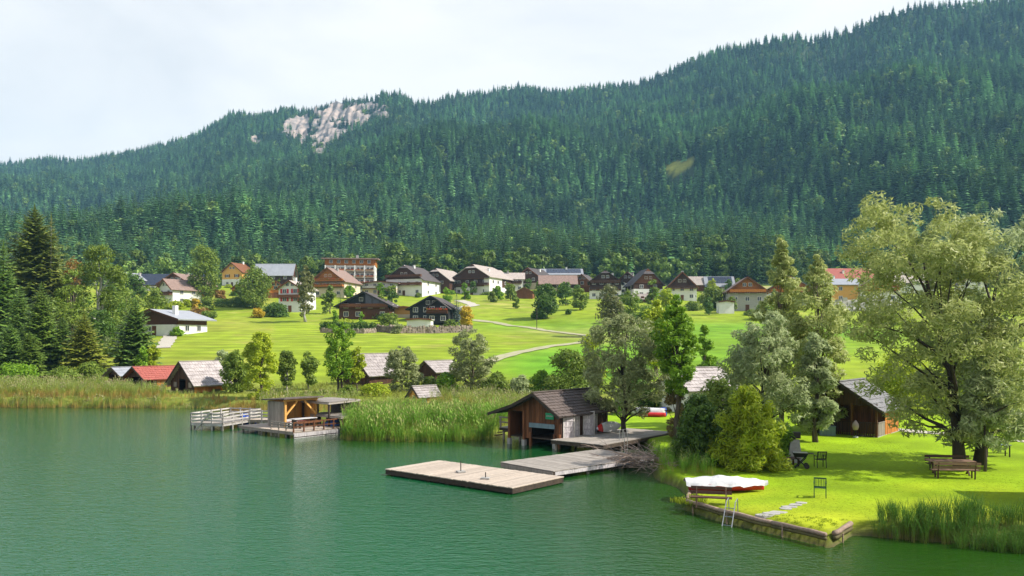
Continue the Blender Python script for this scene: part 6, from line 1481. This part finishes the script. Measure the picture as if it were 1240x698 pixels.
while y < 2300:
    st_y = 6.4 if y < 700 else (7.2 if y < 1200 else 8.2); hw = .72 * y + 40; st_x = st_y * 1.05
    xs = np.arange(-hw, hw, st_x); XS.append(xs + rng.uniform(-.48, .48, len(xs)) * st_x); YS_.append(y + rng.uniform(-.48, .48, len(xs)) * st_y); y += st_y
FX, FY = np.concatenate(XS), np.concatenate(YS_)
FZ = H(FX, FY); fpx = FX / FY * FPX + CX; fpy = HZ - (FZ - CAMZ) / FY * FPX
yc_ = np.interp(np.clip(fpx, -700, 2200), YCX, YCY)
ok = FY < yc_ + 30
edge = 428 + 14 * nz2(FX, FX * .2, 60, 71, 3) + np.where((fpx > 845) & (fpx < 1015), 8, 0)
ok &= FY > edge
for P_ in ROCK: ok &= ~(inpoly(fpx + 2 * nz2(FX, FY, 30, 72, 2), fpy - 2, P_) & (nz2(FX, FY, 38, 76, 3) < .34))
ok &= ~inpoly(FX, FY, CLEAR)
cl2 = inpoly(FX, FY + 0, CLEAR) 
for d_ in (8, 16, 24, 32): ok &= ~inpoly(FX, FY + d_, CLEAR)
ok &= rng.uniform(size=len(FX)) > .05
# facing slopes hidden behind nearer ridges need no trees: drop points far below the running skyline
FX, FY, FZ, fpx, fpy = [a[ok] for a in (FX, FY, FZ, fpx, fpy)]
zone = nz2(FX, FY, 150, 73, 3); small = nz2(FX, FY, 42, 74, 3)
hgt = rng.uniform(15, 27, len(FX)) * np.where(FY > np.interp(np.clip(FX / FY * FPX + CX, -700, 2200), YCX, YCY) - 70, .74, 1) * (1 + .16 * zone + .10 * small); hgt = np.where(rng.uniform(size=len(FX)) < .06, hgt * 1.25, hgt)
isb = (rng.uniform(size=len(FX)) < np.clip(.06 + .14 * np.exp(-((FY - 430) / 150.0) ** 2) + .16 * (nz2(FX, FY, 85, 75, 3) > .35) + .55 * np.exp(-((FY - 425) / 26.0) ** 2), 0, .8))
vis = (fpx > -15) & (fpx < 1255)
score = np.where(vis, hgt / FY, -1)
SPOTS = [(20, 'the tallest left spruce'), (88, 'the rusty topped tree'), (120, 'the left birch'), (165, 'the farm building'), (211, 'the brown farmhouse'), (248, 'the lime tree'), (281, 'the two masts'), (331, 'the dark hall'), (370, 'the slim birch'),
         (424, 'the hotel'), (460, 'the rounded roof chalet'), (489, 'the balcony chalet'), (527, 'the old barn'), (571, 'the half hipped farmhouse'), (611, 'the long guesthouse'), (640, 'the pinkish house'), (681, 'the solar roofed house'), (733, 'the wide brown chalet'),
         (785, 'the barn house'), (826, 'the steep gabled chalet'), (872, 'the solar panel house'), (905, 'the orange stone chalet'), (946, 'the feathery willow'), (1030, 'the red tiled house'), (1105, 'the left big willow'), (1200, 'the right big willow')]
# trees of the lower edge that show largest are objects of their own
def individuals(mask, k, protos, name, label, cat, grp, hs, wj):
    ids = np.argsort(np.where(mask, score, -1))[::-1][:k]
    for i in ids:
        o = bpy.data.objects.new(name, protos[int(rng.randint(0, len(protos)))]); COL.objects.link(o); s = hgt[i] * hs
        o.location = (FX[i], FY[i], FZ[i] - .5); o.rotation_euler = (0, 0, float(rng.uniform(0, 6.28))); o.scale = (s * wj, s * wj, s); 
        near_ = min(SPOTS, key=lambda q: abs(q[0] - fpx[i])); sz = 'tall' if hgt[i] > 23 else ('short' if hgt[i] < 18 else 'medium'); side = 'straight above' if abs(near_[0] - fpx[i]) < 8 else ('just left of' if fpx[i] < near_[0] else 'just right of')
        tag(o, sz + ' ' + label + ' ' + ('front' if FY[i] < 445 else 'second') + ' rows, ' + side + ' ' + near_[1], cat, grp)
    return ids
near_c = [np_mesh('spruce', *conifer_np(np.random.RandomState(540 + i), 1.0, .18, 24, 11, 2, .8, .08), [leaf_mat('edge spruce needles', (0.03, 0.085, 0.024), (0.085, 0.17, 0.04), .18, .35)]) for i in range(5)]
near_b = [np_mesh('broadleaf', *far_broad(560 + i, 1100), [leaf_mat('edge broadleaf', (0.08, 0.15, 0.02), (0.18, 0.26, 0.04), .3, .28)]) for i in range(5)]
i1 = individuals(~isb, 300, near_c, 'spruce_tree', 'spruce in the forest edge', 'tree', 'spruces along the lower forest edge', 1.0, 1.0)
i2 = individuals(isb, 150, near_b, 'broadleaf_tree', 'leafy tree in the forest edge', 'tree', 'leafy trees along the lower forest edge', .68, 1.0)
rest = np.ones(len(FX), bool); rest[i1] = False; rest[i2] = False
c = rest & ~isb; n = int(c.sum())
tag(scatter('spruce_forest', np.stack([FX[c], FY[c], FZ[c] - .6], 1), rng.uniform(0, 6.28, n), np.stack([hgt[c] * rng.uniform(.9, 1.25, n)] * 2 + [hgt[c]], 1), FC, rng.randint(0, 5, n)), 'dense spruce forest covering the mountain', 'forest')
c = rest & isb; n = int(c.sum())
tag(scatter('broadleaf_forest', np.stack([FX[c], FY[c], FZ[c] - .6], 1), rng.uniform(0, 6.28, n), np.stack([hgt[c] * .72] * 3, 1), FB, rng.randint(0, 4, n)), 'lighter leafy trees scattered through the mountain forest', 'forest')
print('FOREST', len(FX))

# ------------------------------------------------------------------ air
hz = MB().box(-3300, 3300, -300, 3000, -5, 760).build('haze', [])
hz['kind'] = 'stuff'
m = bpy.data.materials.new('thin blue air'); m.use_nodes = True; t = m.node_tree; t.nodes.clear()
pv_ = N(t, 'ShaderNodeVolumePrincipled'); pv_.inputs['Color'].default_value = (0.34, 0.70, 1.0, 1); pv_.inputs['Density'].default_value = 0.000115; pv_.inputs['Density Attribute'].default_value = ''; pv_.inputs['Anisotropy'].default_value = 0.1
o_ = N(t, 'ShaderNodeOutputMaterial'); t.links.new(pv_.outputs[0], o_.inputs['Volume']); hz.data.materials.append(m)
